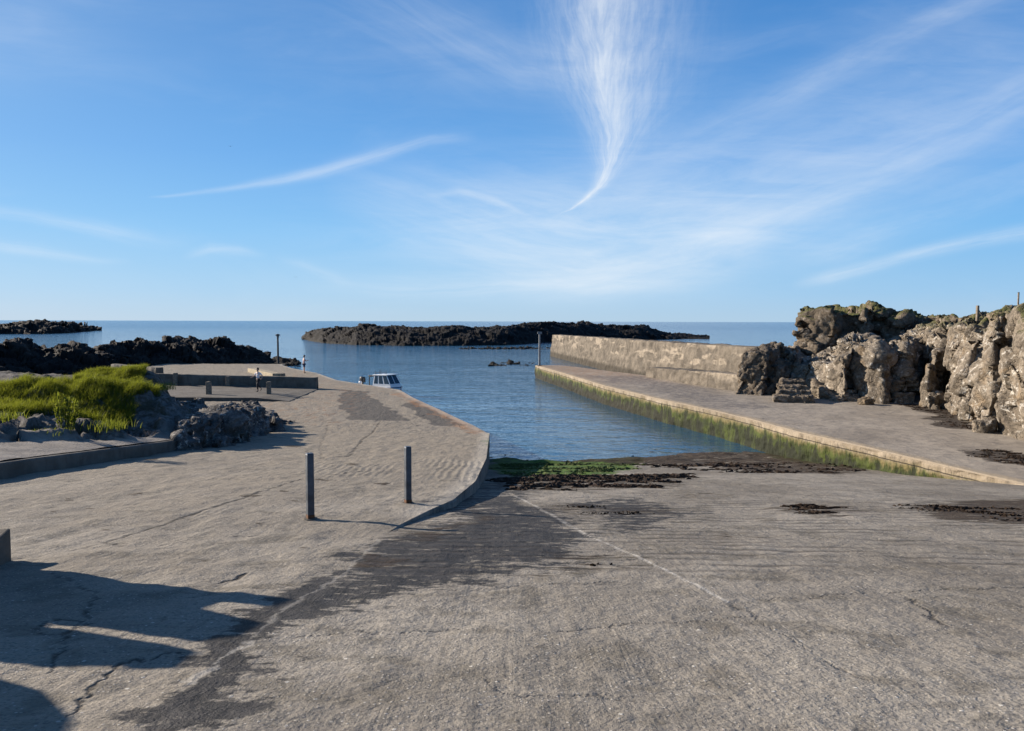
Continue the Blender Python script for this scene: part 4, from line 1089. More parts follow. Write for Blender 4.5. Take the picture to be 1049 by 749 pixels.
M_GRASS = mat_grass('bank_grass', (.024, .042, .005), (.075, .105, .012), (.14, .125, .05))
M_PLANT = mat_grass('weed_leaves', (.04, .07, .012), (.10, .14, .025), (.16, .15, .05))
def scatter(region_fn, n, xr, yr, seed):
    g = np.random.default_rng(seed); out = []
    X = g.uniform(*xr, n * 3); Y = g.uniform(*yr, n * 3); k = region_fn(X, Y, g); X, Y = X[k][:n], Y[k][:n]
    Z = np.array([(ground_z(x, y, -99)) for x, y in zip(X, Y)]); m = Z > -50
    return np.stack([X[m], Y[m], Z[m] - .03], 1)
def proj_px(X, Y): return 524.5 + X / Y * FPX
def reg_front(X, Y, g):
    px = proj_px(X, Y)
    lo = np.interp(px, [-300, 0, 35, 90, 121, 139, 162], [20.6, 20.7, 20.9, 20.8, 21.4, 23.0, 24.0]); hi = np.interp(px, [-300, 0, 60, 100, 162], [25.5, 25.8, 26.5, 26.0, 26.4])
    e = .45 * fbm(np.stack([X * .9, Y * .9, 0 * X], 1), 3, 8)
    return (px < 163 + 10 * e) & (Y > lo + e) & (Y < hi + e) & (fbm(np.stack([X * 2.2, Y * 2.2, 0 * X], 1), 2, 4) > -.75)
rt_ = scatter(reg_front, 110000, (-24, -9), (19.5, 27), 1)
hh = (.33 + .07 * fbm(rt_ * np.array([.9, .9, 0]), 3, 5)) * np.random.default_rng(3).uniform(.6, 1.15, len(rt_))
g1 = blades('grass', rt_, hh, np.full(len(rt_), .010), M_GRASS, .5, (.45, -.25), 5)
tag(g1, 'thick bright green grass covering the front bank above the terrace', 'grass', None, 'stuff')
def reg_back(X, Y, g):
    px = proj_px(X, Y); e = .4 * fbm(np.stack([X * .9, Y * .9, 0 * X], 1), 3, 18)
    return (px > 73 + 6 * e) & (px < 146 + 8 * e) & (Y > 28.2 + e) & (Y < 33 + e)
rt_ = scatter(reg_back, 40000, (-19.5, -13), (27.5, 33.5), 2)
hh = (.33 + .07 * fbm(rt_ * np.array([.9, .9, 0]), 3, 6)) * np.random.default_rng(4).uniform(.6, 1.15, len(rt_))
g2 = blades('grass', rt_, hh, np.full(len(rt_), .012), M_GRASS, .5, (.45, -.25), 6)
tag(g2, 'smaller darker green grass patch on the knoll behind the front bank', 'grass', None, 'stuff')
# one leafy weed on the terrace and low tufts
pw = hit(69, 453, lambda X, Y: 2.25)
wt = thing('weed_plant', 'single upright leafy green weed growing at the back edge of the terrace', 'plant', (pw.x, pw.y, ground_z(pw.x, pw.y, 2.2)))
g_ = np.random.default_rng(9); bm = bmesh.new(); rts = []
for k in range(16):
    a = g_.uniform(0, 6.28); rr = g_.uniform(.02, .2); hgt = g_.uniform(.5, .9); dx, dy = math.cos(a) * rr, math.sin(a) * rr
    add_tube(bm, [(dx, dy, -.05), (dx * 1.3, dy * 1.3, hgt * .5), (dx * 1.7 + .04, dy * 1.7, hgt)], [.008, .006, .003], 5)
    for j in range(26):
        f = g_.uniform(.12, 1); rts.append((dx * (1 + .7 * f), dy * (1 + .7 * f), hgt * f))
bm_obj('stems', bm, M_PLANT, wt)
rts = np.array(rts)
lv = blades('leaves', rts, g_.uniform(.07, .16, len(rts)), np.full(len(rts), .035), M_PLANT, 1.6, (0, 0), 11); lv.parent = wt
for i, (px_, py_, h_, lb) in enumerate(((50, 452, .16, 'low brownish tuft beside the upright leafy weed'), (5, 447, .3, 'low olive tuft at the left end of the terrace'), (112, 444, .3, 'olive brown tuft under the right end of the grass bank'), (166, 410, .32, 'thin green tuft on top of the grey outcrop'))):
    p = hit(px_, py_, lambda X, Y: 2.3 if px_ < 160 else 2.2); z = ground_z(p.x, p.y, 2.3)
    n_ = 260; q = np.stack([g_.normal(p.x, .22, n_), g_.normal(p.y, .25, n_), np.full(n_, z - .03)], 1)
    o = blades('grass_tuft', q, g_.uniform(.5, 1.1, n_) * h_, np.full(n_, .014), M_PLANT, .6, (.1, 0), 30 + i)
    tag(o, lb, 'grass tuft')

# ------------------------------------------------------------------ platform, low wall, posts on the quay
pts = hits([(150, 393), (183, 395.6), (292, 393.5)], 1.16) + hits([(326, 398.5), (296, 411)], 1.0) + hits([(262, 407.5), (165, 407), (120, 408)], 1.16)
bm = bmesh.new(); up = [bm.verts.new(p) for p in pts]; dn = [bm.verts.new(p - Vector((0, 0, .5))) for p in pts]
bm.faces.new(up)
for i in range(len(pts)): bm.faces.new((up[i], dn[i], dn[(i + 1) % len(pts)], up[(i + 1) % len(pts)]))
bmesh.ops.recalc_face_normals(bm, faces=bm.faces)
plat = bm_obj('pavement', bm, M_KERB); plat['kind'] = 'structure'
lw = thing('low_wall', 'low dark concrete wall across the quay behind the wooden posts', 'low wall', (0, 0, 0))
a, b = at(160, 390, 49.5), at(326, 390, 48.6)
wall_strip('wall', (b.x, b.y), (a.x, a.y), (1.69, 1.85), .6, -.4, -.06, M_KERB, lw, 160, 14, .03, 41)
a, b = at(120, 380, 56), at(168, 380, 53)
lw2 = thing('old_wall', 'short ruined grey wall stub among the dark rocks at the left end of the low wall', 'wall', (0, 0, 0))
wall_strip('wall', (b.x, b.y), (a.x, a.y), (2.0, 2.1), .6, -.5, -.06, M_KERB, lw2, 60, 10, .08, 43)
a, b = hit(258, 381, .95), hit(284, 387, .95)
stp = thing('step', 'pale yellowish concrete step catching the sun behind the low wall', 'step', (0, 0, 0))
bm = bmesh.new(); d_ = (b - a); add_box(bm, (d_.length, .7, .45), ((a + b) / 2 + Vector((0, 0, .1)))[:], Matrix.Rotation(math.atan2(d_.y, d_.x), 3, 'Z'), .03)
M_PALE = simple('pale_yellow_concrete', (.27, .225, .15), .9, .2, 3, 0, .01)
bm_obj('block', bm, M_PALE, stp)

M_WOOD = simple('grey_timber', (.17, .14, .105), .9, .35, 9, 0, .006)
wlab = ['grey timber post at the left end of the low wall', 'grey timber post at the front edge of the platform above the grey outcrop', 'grey timber post standing against the middle of the low wall',
        'grey timber post just right of the walking person', 'grey timber post against the right part of the low wall']
def wood_post(p, h, label):
    o = thing('wooden_post', label, 'post', p, random.uniform(-.3, .3), 'timber posts on the quay platform')
    bm = bmesh.new(); add_box(bm, (.24, .24, h + .3), (0, 0, (h + .3) / 2 - .3), None, .015, .97); bm_obj('shaft', bm, M_WOOD, o)
    bm = bmesh.new(); add_box(bm, (.245, .245, .05), (0, 0, h + .027), None, .02, .8); bm_obj('cap', bm, M_WOOD, o)
    return o
for (px_, yt, yb, x), lb in zip(((180, 382, 394.5, 1), (214, 391, 404, 1), (233.5, 385.6, 395, 1), (275.5, 391, 403, 1), (290, 382.5, 394.2, 1)), wlab):
    p = hit(px_, yb, 1.16); top = at(px_, yt, p.y)
    wood_post(p, top.z - p.z - .05, lb)

# ------------------------------------------------------------------ steel posts on the slip edge
t = NT('weathered_blue_grey_steel'); v = t.coords(); n1 = t.noise(v, 5, 6, .7); n2 = t.noise(v, 40, 4, .7); z = t.sep(t.coords())[2]
c = t.mix(t.map(n1, .35, .65), (.045, .056, .07), (.095, .11, .13)); c = t.mix(t.mul(t.map(n2, .55, .7), .5), c, (.09, .05, .03))
t.bsdf(c, t.map(n1, .3, .7, .35, .6), t.bump(t.mul(n2, .002), 1, .8), .4, .35); M_STEEL = t.m
M_RUST = simple('rusty_steel', (.13, .06, .028), .9, .4, 18, .2, .004)
def steel_post(px_, yb, yt, label, rz):
    p = hit(px_, yb, z_quay); h = at(px_, yt, p.y).z - p.z
    o = thing('steel_post', label, 'post', p, rz, 'steel posts at the edge of the slipway')
    bm = bmesh.new(); add_box(bm, (.088, .088, h + .25), (0, 0, (h + .25) / 2 - .25), None, .009); bm_obj('shaft', bm, M_STEEL, o)
    bm = bmesh.new(); add_box(bm, (.084, .084, .012), (0, 0, h + .004), None, .004); bm_obj('cap', bm, M_STEEL, o)
    bm = bmesh.new(); add_tube(bm, [(0, 0, -.05), (0, 0, .012)], [.1, .085], 14); bm_obj('grout_collar', bm, M_KERB, o)
    bm = bmesh.new(); add_box(bm, (.092, .092, .05), (0, 0, .035), None, .004); bm_obj('rust_band', bm, M_RUST, o)
    return o
steel_post(318, 531.5, 465, 'dark blue grey steel post further left, nearer the camera, taller in view', .55)
steel_post(418, 515.5, 458, 'dark blue grey steel post nearest the curved quay edge above the slipway', .5)

# ------------------------------------------------------------------ navigation poles
M_DARKM = simple('dark_painted_metal', (.028, .028, .03), .55, .3, 8, .2, .001)
M_GALV = simple('dull_galvanised_metal', (.16, .17, .18), .5, .3, 8, .5, .001)
p = hit(285, 374.5, .55); zt = at(285, 343, p.y).z
lp = thing('lamp_post', 'slim dark lamp post with a broad flat cap on the rock past the quay', 'lamp post', p)
bm = bmesh.new(); add_tube(bm, [(0, 0, -.6), (0, 0, (zt - p.z) * .5), (0, 0, zt - p.z - .12)], [.11, .1, .09], 12); bm_obj('pole', bm, M_DARKM, lp)
bm = bmesh.new(); add_tube(bm, [(0, 0, zt - p.z - .3), (0, 0, zt - p.z - .06)], [.13, .15], 12); bm_obj('lantern', bm, M_GALV, lp)
bm = bmesh.new(); add_tube(bm, [(0, 0, zt - p.z - .08), (0, 0, zt - p.z), (0, 0, zt - p.z + .1)], [.26, .26, .04], 16); bm_obj('cap', bm, M_DARKM, lp)
bm = bmesh.new(); add_tube(bm, [(0, 0, -.7), (0, 0, .12)], [.45, .3], 14); bm_obj('concrete_foot', bm, M_OLDW, lp)
p = hit(552.5, 374.6, PZ); zt = at(552.5, 340, p.y).z
pp = thing('marker_pole', 'thin grey marker pole standing on the outer tip of the pier', 'pole', (p.x, p.y - .4, PZ))
hh_ = zt - PZ
bm = bmesh.new(); add_tube(bm, [(0, 0, -.2), (0, 0, hh_ - .1)], [.1, .085], 12); bm_obj('shaft', bm, M_GALV, pp)
bm = bmesh.new(); add_box(bm, (.42, .1, .22), (0, 0, hh_ - .1), None, .03); bm_obj('top_bracket', bm, M_GALV, pp)
bm = bmesh.new(); add_box(bm, (.4, .4, .03), (0, 0, .016), None, .005); bm_obj('base_plate', bm, M_RUST, pp)

# ------------------------------------------------------------------ fence posts on the headland
solids = [o for o in COL.objects if o.type == 'MESH' and o.name.split('.')[0] in ('cliff', 'headland', 'rock_bluff', 'headland_crag')]
bvs = [bvh_of(o) for o in solids]
def top_z(x, y):
    zs = [h[0].z for h in (b.ray_cast(Vector((x, y, 40)), Vector((0, 0, -1))) for b in bvs) if h[0]]
    return max(zs) if zs else 5.0
fp = at(1001, 328, 37.6); fz = top_z(fp.x, fp.y)
f1 = thing('fence_post', 'short stout timber fence post with a sloping brace on the cliff top', 'fence post', (fp.x, fp.y, fz), .2)
ht = max(.5, at(1001, 313, 37.6).z - fz)
bm = bmesh.new(); add_box(bm, (.12, .12, ht + .4), (0, 0, (ht + .4) / 2 - .4), None, .012, .95); bm_obj('shaft', bm, M_WOOD, f1)
bm = bmesh.new(); add_tube(bm, [(.06, 0, ht * .7), (.42, .02, ht * .1), (.5, .02, -.1)], .03, 8); bm_obj('brace', bm, M_WOOD, f1)
fp2 = at(1043, 312, 33.8); fz2 = top_z(fp2.x, fp2.y)
f2 = thing('fence_post', 'thin dark fence post at the top right corner of the cliff', 'fence post', (fp2.x, fp2.y, fz2), .1)
ht2 = max(.5, at(1043, 300, 33.8).z - fz2)
bm = bmesh.new(); add_box(bm, (.055, .055, ht2 + .4), (0, 0, (ht2 + .4) / 2 - .4), None, .008); bm_obj('shaft', bm, M_WOOD, f2)
bm = bmesh.new(); add_box(bm, (.06, .06, .03), (0, 0, ht2 + .012), None, .008); bm_obj('cap', bm, M_DARKM, f2)

# ------------------------------------------------------------------ concrete block and the added shadow panel outside the left edge
c0 = hit(12, 572, z_slip); c1 = hit(-40, 600, z_slip)
bl = thing('concrete_block', 'low shaded concrete block end cut by the left picture edge', 'block', (0, 0, 0))
h_ = at(8.5, 541, c0.y).z - c0.z
d_ = Vector((c1.x - c0.x, c1.y - c0.y, 0)).normalized(); nrm = Vector((-d_.y, d_.x, 0)); nrm = -nrm if nrm.x > 0 else nrm
bm = bmesh.new(); ctr = Vector((c0.x, c0.y, c0.z)) + d_ * .6 + nrm * .3
add_box(bm, (1.2, .6, h_ + .4), (ctr.x, ctr.y, c0.z + (h_ - .4) / 2), Matrix.Rotation(math.atan2(d_.y, d_.x), 3, 'Z'), .015)
bm_obj('block', bm, M_KERB, bl)
# unseen panel added to cast shade: profile worked back along the sun from the shadow on the ground
Xc = -5.6; sh = Vector((.9187, -.395, 0)); tanE = math.tan(EL)
outl = [(7.0, 3.9), (7.02, 4.3), (7.0, 4.93), (6.72, 4.93), (6.69, 4.76), (6.44, 4.78), (6.34, 5.02), (6.02, 5.05), (5.82, 5.0), (5.79, 4.5), (5.68, 4.52), (5.66, 5.05), (5.40, 5.08), (5.2, 4.9), (5.03, 4.68), (4.92, 4.68), (4.88, 4.92), (4.67, 5.12), (4.5, 5.17), (4.1, 5.14), (3.2, 5.2)]
wl_ = thing('shadow_caster', 'unseen notched panel added to cast the shadow left of the slipway head', 'wall', (0, 0, 0))
bm = bmesh.new()
prof_ = [outl[0]]
for y, z in outl[1:]: prof_.append((min(y, prof_[-1][0] - .012), z))
q_ = [[bm.verts.new((x, y, zz)) for x, zz in ((Xc - .05, 2.6), (Xc - .05, z), (Xc + .05, z), (Xc + .05, 2.6))] for y, z in prof_]
for r0, r1 in zip(q_, q_[1:]):
    for k in range(3): bm.faces.new((r0[k], r0[k + 1], r1[k + 1], r1[k]))
bm.faces.new(q_[0]); bm.faces.new(q_[-1][::-1]); bmesh.ops.recalc_face_normals(bm, faces=bm.faces)
bm_obj('caster_panel', bm, M_KERB, wl_)

# ------------------------------------------------------------------ boat
M_GRP = simple('white_boat_paint', (.80, .80, .78), .3, .06, 2, 0, .0005, .5)
M_GLASS = simple('dark_cabin_glass', (.012, .018, .03), .06, .2, 2, 0, 0, .7)
M_BLACK = simple('black_outboard_cowl', (.015, .015, .017), .35, .2, 5, 0, .0005, .5)
M_BLUE = simple('navy_hull_band', (.02, .04, .12), .4, .2, 4, 0, .0005)
M_ORANGE = simple('orange_buoy', (.55, .16, .04), .5, .2, 4)
bp = at(394, 397, 54.0)
bhd = math.atan2(-.54, .84)
boat = thing('motor_boat', 'small white cabin motor boat moored behind the quay edge', 'boat', (bp.x, bp.y, .08), bhd)
boat.scale = (.78, .78, .84)
bm = bmesh.new(); secs = []
for x, hw, zk, zs in ((-2.6, .95, -.2, .62), (-1.6, 1.03, -.26, .62), (-.4, 1.06, -.3, .65), (.8, 1.0, -.3, .64), (1.4, .78, -.22, .66), (1.75, .4, -.05, .68), (1.95, .04, .25, .7)):
    secs.append([bm.verts.new((x, y * hw, z)) for y, z in ((1.0, zs), (.96, zs * .45), (.72, .0), (0, zk), (-.72, .0), (-.96, zs * .45), (-1.0, zs))])
for s0_, s1_ in zip(secs, secs[1:]):
    for k in range(6): bm.faces.new((s0_[k], s0_[k + 1], s1_[k + 1], s1_[k]))
bm.faces.new(secs[0]); bmesh.ops.recalc_face_normals(bm, faces=bm.faces)
hull = bm_obj('hull', bm, M_GRP, boat)
bm = bmesh.new()
dk = [bm.verts.new((x, y, z)) for x, y, z in ((-2.55, .9, .5), (-.4, 1.0, .52), (.8, .95, .56), (1.4, .72, .6), (1.8, .25, .64), (1.8, -.25, .64), (1.4, -.72, .6), (.8, -.95, .56), (-.4, -1.0, .52), (-2.55, -.9, .5))]
bm.faces.new(dk); bm_obj('deck', bm, M_GRP, boat)
bm = bmesh.new()
for sy in (1, -1): add_tube(bm, [(-2.6, .97 * sy, .6), (-.4, 1.08 * sy, .63), (.8, 1.02 * sy, .63), (1.4, .8 * sy, .65), (1.75, .42 * sy, .67), (1.97, 0, .69)], .035, 8)
bm_obj('rubbing_strake', bm, M_BLUE, boat)
# cabin: floor outline and roof outline
bm = bmesh.new()
lo_ = [(-.75, .82, .5), (1.35, .66, .58), (1.35, -.66, .58), (-.75, -.82, .5)]; md_ = [(-.7, .8, .9), (1.3, .7, .92), (1.3, -.7, .92), (-.7, -.8, .9)]; hi_ = [(-.6, .7, 1.62), (.82, .62, 1.66), (.82, -.62, 1.66), (-.6, -.7, 1.62)]
rings = [[bm.verts.new(q) for q in r_] for r_ in (lo_, md_, hi_)]
for r0, r1 in zip(rings, rings[1:]):
    for k in range(4): bm.faces.new((r0[k], r0[(k + 1) % 4], r1[(k + 1) % 4], r1[k]))
bm.faces.new(rings[-1][::-1]); bmesh.ops.recalc_face_normals(bm, faces=bm.faces)
cab = bm_obj('cabin', bm, M_GRP, boat)
bm = bmesh.new(); add_box(bm, (1.75, 1.5, .07), (.1, 0, 1.675), Matrix.Rotation(-.028, 3, 'Y'), .03); roof = bm_obj('roof', bm, M_GRP, boat)
def pane(name, quad, inset, par):
    q = [Vector(p) for p in quad]; c_ = sum(q, Vector()) / 4; n_ = (q[1] - q[0]).cross(q[3] - q[0]).normalized()
    if n_.dot(c_ - Vector((.2, 0, 1.1))) < 0: n_ = -n_
    bm = bmesh.new(); q = [c_ + (p - c_) * inset for p in q]
    a_ = [bm.verts.new(p + n_ * .012) for p in q]; b_ = [bm.verts.new(p - n_ * .01) for p in q]
    bm.faces.new(a_); bm.faces.new(b_[::-1])
    for i in range(4): bm.faces.new((a_[i], b_[i], b_[(i + 1) % 4], a_[(i + 1) % 4]))
    bmesh.ops.recalc_face_normals(bm, faces=bm.faces); return bm_obj(name, bm, M_GLASS, par)
def lerp(a, b, f): return tuple(a[i] + (b[i] - a[i]) * f for i in range(3))
for sy, i0, i1 in ((-1, 3, 2), (1, 0, 1)):
    A0, A1, B0, B1 = md_[i0], md_[i1], hi_[i0], hi_[i1]
    for f0, f1 in ((.04, .3), (.34, .62), (.66, .97)):
        pane('side_window', [lerp(A0, A1, f0), lerp(A0, A1, f1), lerp(B0, B1, f1), lerp(B0, B1, f0)], .9, cab)
for y0, y1 in ((.02, .49), (.51, .98)):
    pane('windscreen', [lerp(md_[1], md_[2], y0), lerp(md_[1], md_[2], y1), lerp(hi_[1], hi_[2], y1), lerp(hi_[1], hi_[2], y0)], .9, cab)
for k in range(5):
    bm = bmesh.new(); add_tube(bm, [(-.55 + k * .32, -.55 + .2 * (k % 2), 1.68), (-.57 + k * .32, -.55 + .2 * (k % 2), 2.05 + .05 * (k % 3))], .016, 6)
    bm_obj('rod_holder', bm, M_DARKM, roof)
bm = bmesh.new(); add_tube(bm, [(-.6, .6, 1.68), (-.6, .6, 1.85), (-.6, -.6, 1.85), (-.6, -.6, 1.68)], .022, 8); bm_obj('roof_rail', bm, M_GALV, roof)
mo = bm = bmesh.new(); add_box(bm, (.55, .42, .5), (-2.75, 0, 1.15), Matrix.Rotation(.15, 3, 'Y'), .09, .85)
eng = bm_obj('outboard_motor', bm, M_BLACK, boat, True)
bm = bmesh.new(); add_box(bm, (.2, .16, 1.4), (-2.78, 0, .25), None, .03); bm_obj('motor_leg', bm, M_BLACK, eng)
bm = bmesh.new(); add_tube(bm, [(-1.35, -.55, .5), (-1.35, -.55, 1.5), (-1.35, .55, 1.5), (-1.35, .55, .5)], .05, 8); add_box(bm, (.5, 1.0, .12), (-1.3, 0, 1.55), None, .04)
bm_obj('dark_canopy_frame', bm, M_BLACK, boat)
bm = bmesh.new(); bmesh.ops.create_uvsphere(bm, u_segments=16, v_segments=10, radius=.15, matrix=Matrix.Translation((-2.3, -.75, .95))); bm_obj('white_buoy', bm, M_GRP, boat, True)

# ------------------------------------------------------------------ people
def skin_mesh(name, J, E, mat, parent, root=0, sub=2):
    me = bpy.data.meshes.new('t'); me.from_pydata([j[0] for j in J], E, []); ob = bpy.data.objects.new('t', me); COL.objects.link(ob)
    sm = ob.modifiers.new('s', 'SKIN'); sm.use_smooth_shade = True; sm.branch_smoothing = .4
    ss = ob.modifiers.new('d', 'SUBSURF'); ss.levels = sub; ss.render_levels = sub
    lay = me.skin_vertices[0].data
    for i, j in enumerate(J):
        r_ = j[1]; lay[i].radius = (r_, r_) if not hasattr(r_, '__len__') else r_
        lay[i].use_root = (i == root)
    dg = bpy.context.evaluated_depsgraph_get(); dg.update()
    em = bpy.data.meshes.new_from_object(ob.evaluated_get(dg)); bpy.data.objects.remove(ob)
    em.materials.clear(); em.materials.append(mat); em.name = name
    for p_ in em.polygons: p_.use_smooth = True
    o = bpy.data.objects.new(name, em); COL.objects.link(o); o.parent = parent; return o

M_SKIN = simple('skin', (.46, .29, .21), .6, .08, 4, 0, 0)
M_HAIR = simple('dark_brown_hair', (.03, .02, .015), .7, .3, 30, 0, .002)
M_SHIRT = simple('white_top', (.72, .68, .68), .85, .08, 8, 0, .002)
M_TROUS = simple('black_trousers', (.018, .018, .022), .85, .2, 8, 0, .002)
M_NAVY = simple('navy_shorts', (.03, .045, .10), .85, .2, 8, 0, .002)
M_PINK = simple('pale_pink_top', (.55, .40, .38), .85, .1, 8, 0, .002)
M_SHOE = simple('dark_shoes', (.02, .02, .02), .7, .2, 8)

def person(label, loc, rz, H, pose, top_mat, leg_mat, long_legs, hat=False):
    root = thing('person', label, 'person', loc, rz)
    s_ = H / 1.75
    P = {k: tuple(c * s_ for c in v) for k, v in pose.items()}
    J, idx = [], {}
    def j(k, r_):
        idx[k] = len(J); J.append((P[k], tuple(c * s_ for c in r_) if hasattr(r_, '__len__') else r_ * s_))
    j('pelvis', (.15, .11)); j('waist', (.125, .095)); j('chest', (.16, .11)); j('neckb', .062); j('neck', .05); j('headlow', (.062, .07)); j('headmid', (.078, .096)); j('headtop', (.06, .075))
    E = [(0, 1), (1, 2), (2, 3), (3, 4), (4, 5), (5, 6), (6, 7)]
    for sd in ('l', 'r'):
        j('sh' + sd, .055); j('el' + sd, .04); j('wr' + sd, .028); j('pm' + sd, (.035, .02))
        E += [(idx['chest'], idx['sh' + sd]), (idx['sh' + sd], idx['el' + sd]), (idx['el' + sd], idx['wr' + sd]), (idx['wr' + sd], idx['pm' + sd])]
        j('hp' + sd, .088); j('kn' + sd, .058); j('an' + sd, .04); j('hl' + sd, .04); j('to' + sd, (.04, .028))
        E += [(0, idx['hp' + sd]), (idx['hp' + sd], idx['kn' + sd]), (idx['kn' + sd], idx['an' + sd]), (idx['an' + sd], idx['hl' + sd]), (idx['hl' + sd], idx['to' + sd])]
    body = skin_mesh('body', J, E, M_SKIN, root)
    for sd in ('l', 'r'):                                   # fingers, each its own short chain rooted in the palm
        w_, p_ = Vector(P['wr' + sd]), Vector(P['pm' + sd]); d = (p_ - w_).normalized(); side = d.orthogonal().normalized(); cv = d.cross(side)
        FJ, FE = [(tuple(w_ + d * .02 * s_), .02 * s_)], []
        for k, (off, ln) in enumerate(((-.03, .07), (-.01, .08), (.01, .075), (.03, .058), (.045, .045))):
            a0 = w_ + d * .06 * s_ + side * off * s_; a1 = a0 + d * ln * .55 * s_ + cv * .006 * s_; a2 = a0 + d * ln * s_ + cv * .028 * s_
            b0 = len(FJ); FJ += [(tuple(a0), .009 * s_), (tuple(a1), .008 * s_), (tuple(a2), .006 * s_)]; FE += [(0, b0), (b0, b0 + 1), (b0 + 1, b0 + 2)]
        skin_mesh('hand', FJ, FE, M_SKIN, root, 0, 1)
    # shirt and legwear follow the same joints, a little wider
    SJ = [(P['pelvis'], (.165 * s_, .125 * s_)), (P['waist'], (.15 * s_, .115 * s_)), (P['chest'], (.18 * s_, .13 * s_)), (P['neckb'], .075 * s_)]; SE = [(0, 1), (1, 2), (2, 3)]
    for sd in ('l', 'r'):
        a = Vector(P['sh' + sd]); b = Vector(P['el' + sd]); n0 = len(SJ); SJ += [(tuple(a), .072 * s_), (tuple(a.lerp(b, .75)), .06 * s_)]; SE += [(2, n0), (n0, n0 + 1)]
    skin_mesh('top', SJ, SE, top_mat, root)
    LJ = [((P['pelvis'][0], P['pelvis'][1], P['pelvis'][2] + .01), (.158 * s_, .12 * s_))]; LE = []
    for sd in ('l', 'r'):
        n0 = len(LJ); a, b, c_ = Vector(P['hp' + sd]), Vector(P['kn' + sd]), Vector(P['an' + sd])
        if long_legs: LJ += [(tuple(a), .1 * s_), (tuple(b), .07 * s_), (tuple(b.lerp(c_, .92)), .055 * s_)]; LE += [(0, n0), (n0, n0 + 1), (n0 + 1, n0 + 2)]
        else: LJ += [(tuple(a), .105 * s_), (tuple(a.lerp(b, .85)), .085 * s_)]; LE += [(0, n0), (n0, n0 + 1)]
    skin_mesh('trousers' if long_legs else 'shorts', LJ, LE, leg_mat, root)
    for sd in ('l', 'r'):
        h, q = Vector(P['hl' + sd]), Vector(P['to' + sd]); skin_mesh('shoe', [(tuple(h), .046 * s_), (tuple(h.lerp(q, .5)), .046 * s_), (tuple(q), (.045 * s_, .034 * s_))], [(0, 1), (1, 2)], M_SHOE, root, 0, 1)
    # hair cap and face
    hm, htp = Vector(P['headmid']), Vector(P['headtop'])
    bm = bmesh.new(); bmesh.ops.create_uvsphere(bm, u_segments=16, v_segments=12, radius=1)
    for v in bm.verts:
        v.co = Vector((v.co.x * .092, v.co.y * .108, v.co.z * .11)) * s_ + hm + Vector((0, -.012, .035)) * s_
    bmesh.ops.delete(bm, geom=[v for v in bm.verts if v.co.y > hm.y + .045 * s_ and v.co.z < hm.z + .06 * s_ or v.co.z < hm.z - .06 * s_], context='VERTS')
    bm_obj('hat' if hat else 'hair', bm, M_DARKM if hat else M_HAIR, root, True)
    bm = bmesh.new(); bmesh.ops.create_cone(bm, cap_ends=True, segments=8, radius1=.018 * s_, radius2=.006 * s_, depth=.04 * s_, matrix=Matrix.Translation(hm + Vector((0, .095, -.01)) * s_)); bm_obj('nose', bm, M_SKIN, root, True)
    for k in (-1, 1):
        bm = bmesh.new(); bmesh.ops.create_uvsphere(bm, u_segments=8, v_segments=6, radius=.011 * s_, matrix=Matrix.Translation(hm + Vector((k * .032, .088, .015)) * s_)); bm_obj('eye', bm, M_HAIR, root, True)
    bm = bmesh.new(); add_box(bm, (.045 * s_, .01 * s_, .01 * s_), hm + Vector((0, .085, -.05)) * s_); bm_obj('mouth', bm, M_PINK, root)
    return root

def std(**kw):
    d = dict(pelvis=(0, 0, .95), waist=(0, 0, 1.1), chest=(0, .01, 1.3), neckb=(0, 0, 1.44), neck=(0, .005, 1.5), headlow=(0, .02, 1.55), headmid=(0, .02, 1.64), headtop=(0, .015, 1.71),
             shl=(-.18, 0, 1.39), ell=(-.24, -.02, 1.12), wrl=(-.25, .05, .88), pml=(-.25, .07, .79), shr=(.18, 0, 1.39), elr=(.24, -.02, 1.12), wrr=(.25, .05, .88), pmr=(.25, .07, .79),
             hpl=(-.09, 0, .88), knl=(-.1, .02, .5), anl=(-.1, 0, .1), hll=(-.1, -.03, .045), tol=(-.11, .15, .035), hpr=(.09, 0, .88), knr=(.1, .02, .5), anr=(.1, 0, .1), hlr=(.1, -.03, .045), tor=(.11, .15, .035))
    d.update(kw); return d
walk = std(ell=(-.30, -.16, 1.16), wrl=(-.36, -.02, 1.0), pml=(-.37, .05, .95), elr=(.3, .1, 1.15), wrr=(.34, .26, 1.06), pmr=(.33, .34, 1.06),
           knl=(-.09, .16, .52), anl=(-.08, .10, .12), hll=(-.08, .07, .05), tol=(-.09, .25, .04), knr=(.08, -.02, .5), anr=(.07, -.32, .24), hlr=(.07, -.37, .2), tor=(.08, -.25, .06))
p = hit(264.5, 401.3, 1.16); hgt = at(264.5, 377, p.y).z - p.z
person('person in a white top and black trousers walking on the platform by the posts', p, R_(150), hgt, walk, M_SHIRT, M_TROUS, True)
stand = std(ell=(-.25, .12, 1.18), wrl=(-.12, .34, 1.2), pml=(-.07, .41, 1.22), elr=(.25, .14, 1.18), wrr=(.12, .36, 1.22), pmr=(.08, .43, 1.24), headlow=(0, .03, 1.55), headmid=(0, .045, 1.635))
p = hit(311.5, 382.2, .95); hgt = at(311.5, 364, p.y).z - p.z
person('person in a dark hat and navy shorts standing at the far end of the quay', p, R_(-60), hgt, stand, M_PINK, M_NAVY, False, True)

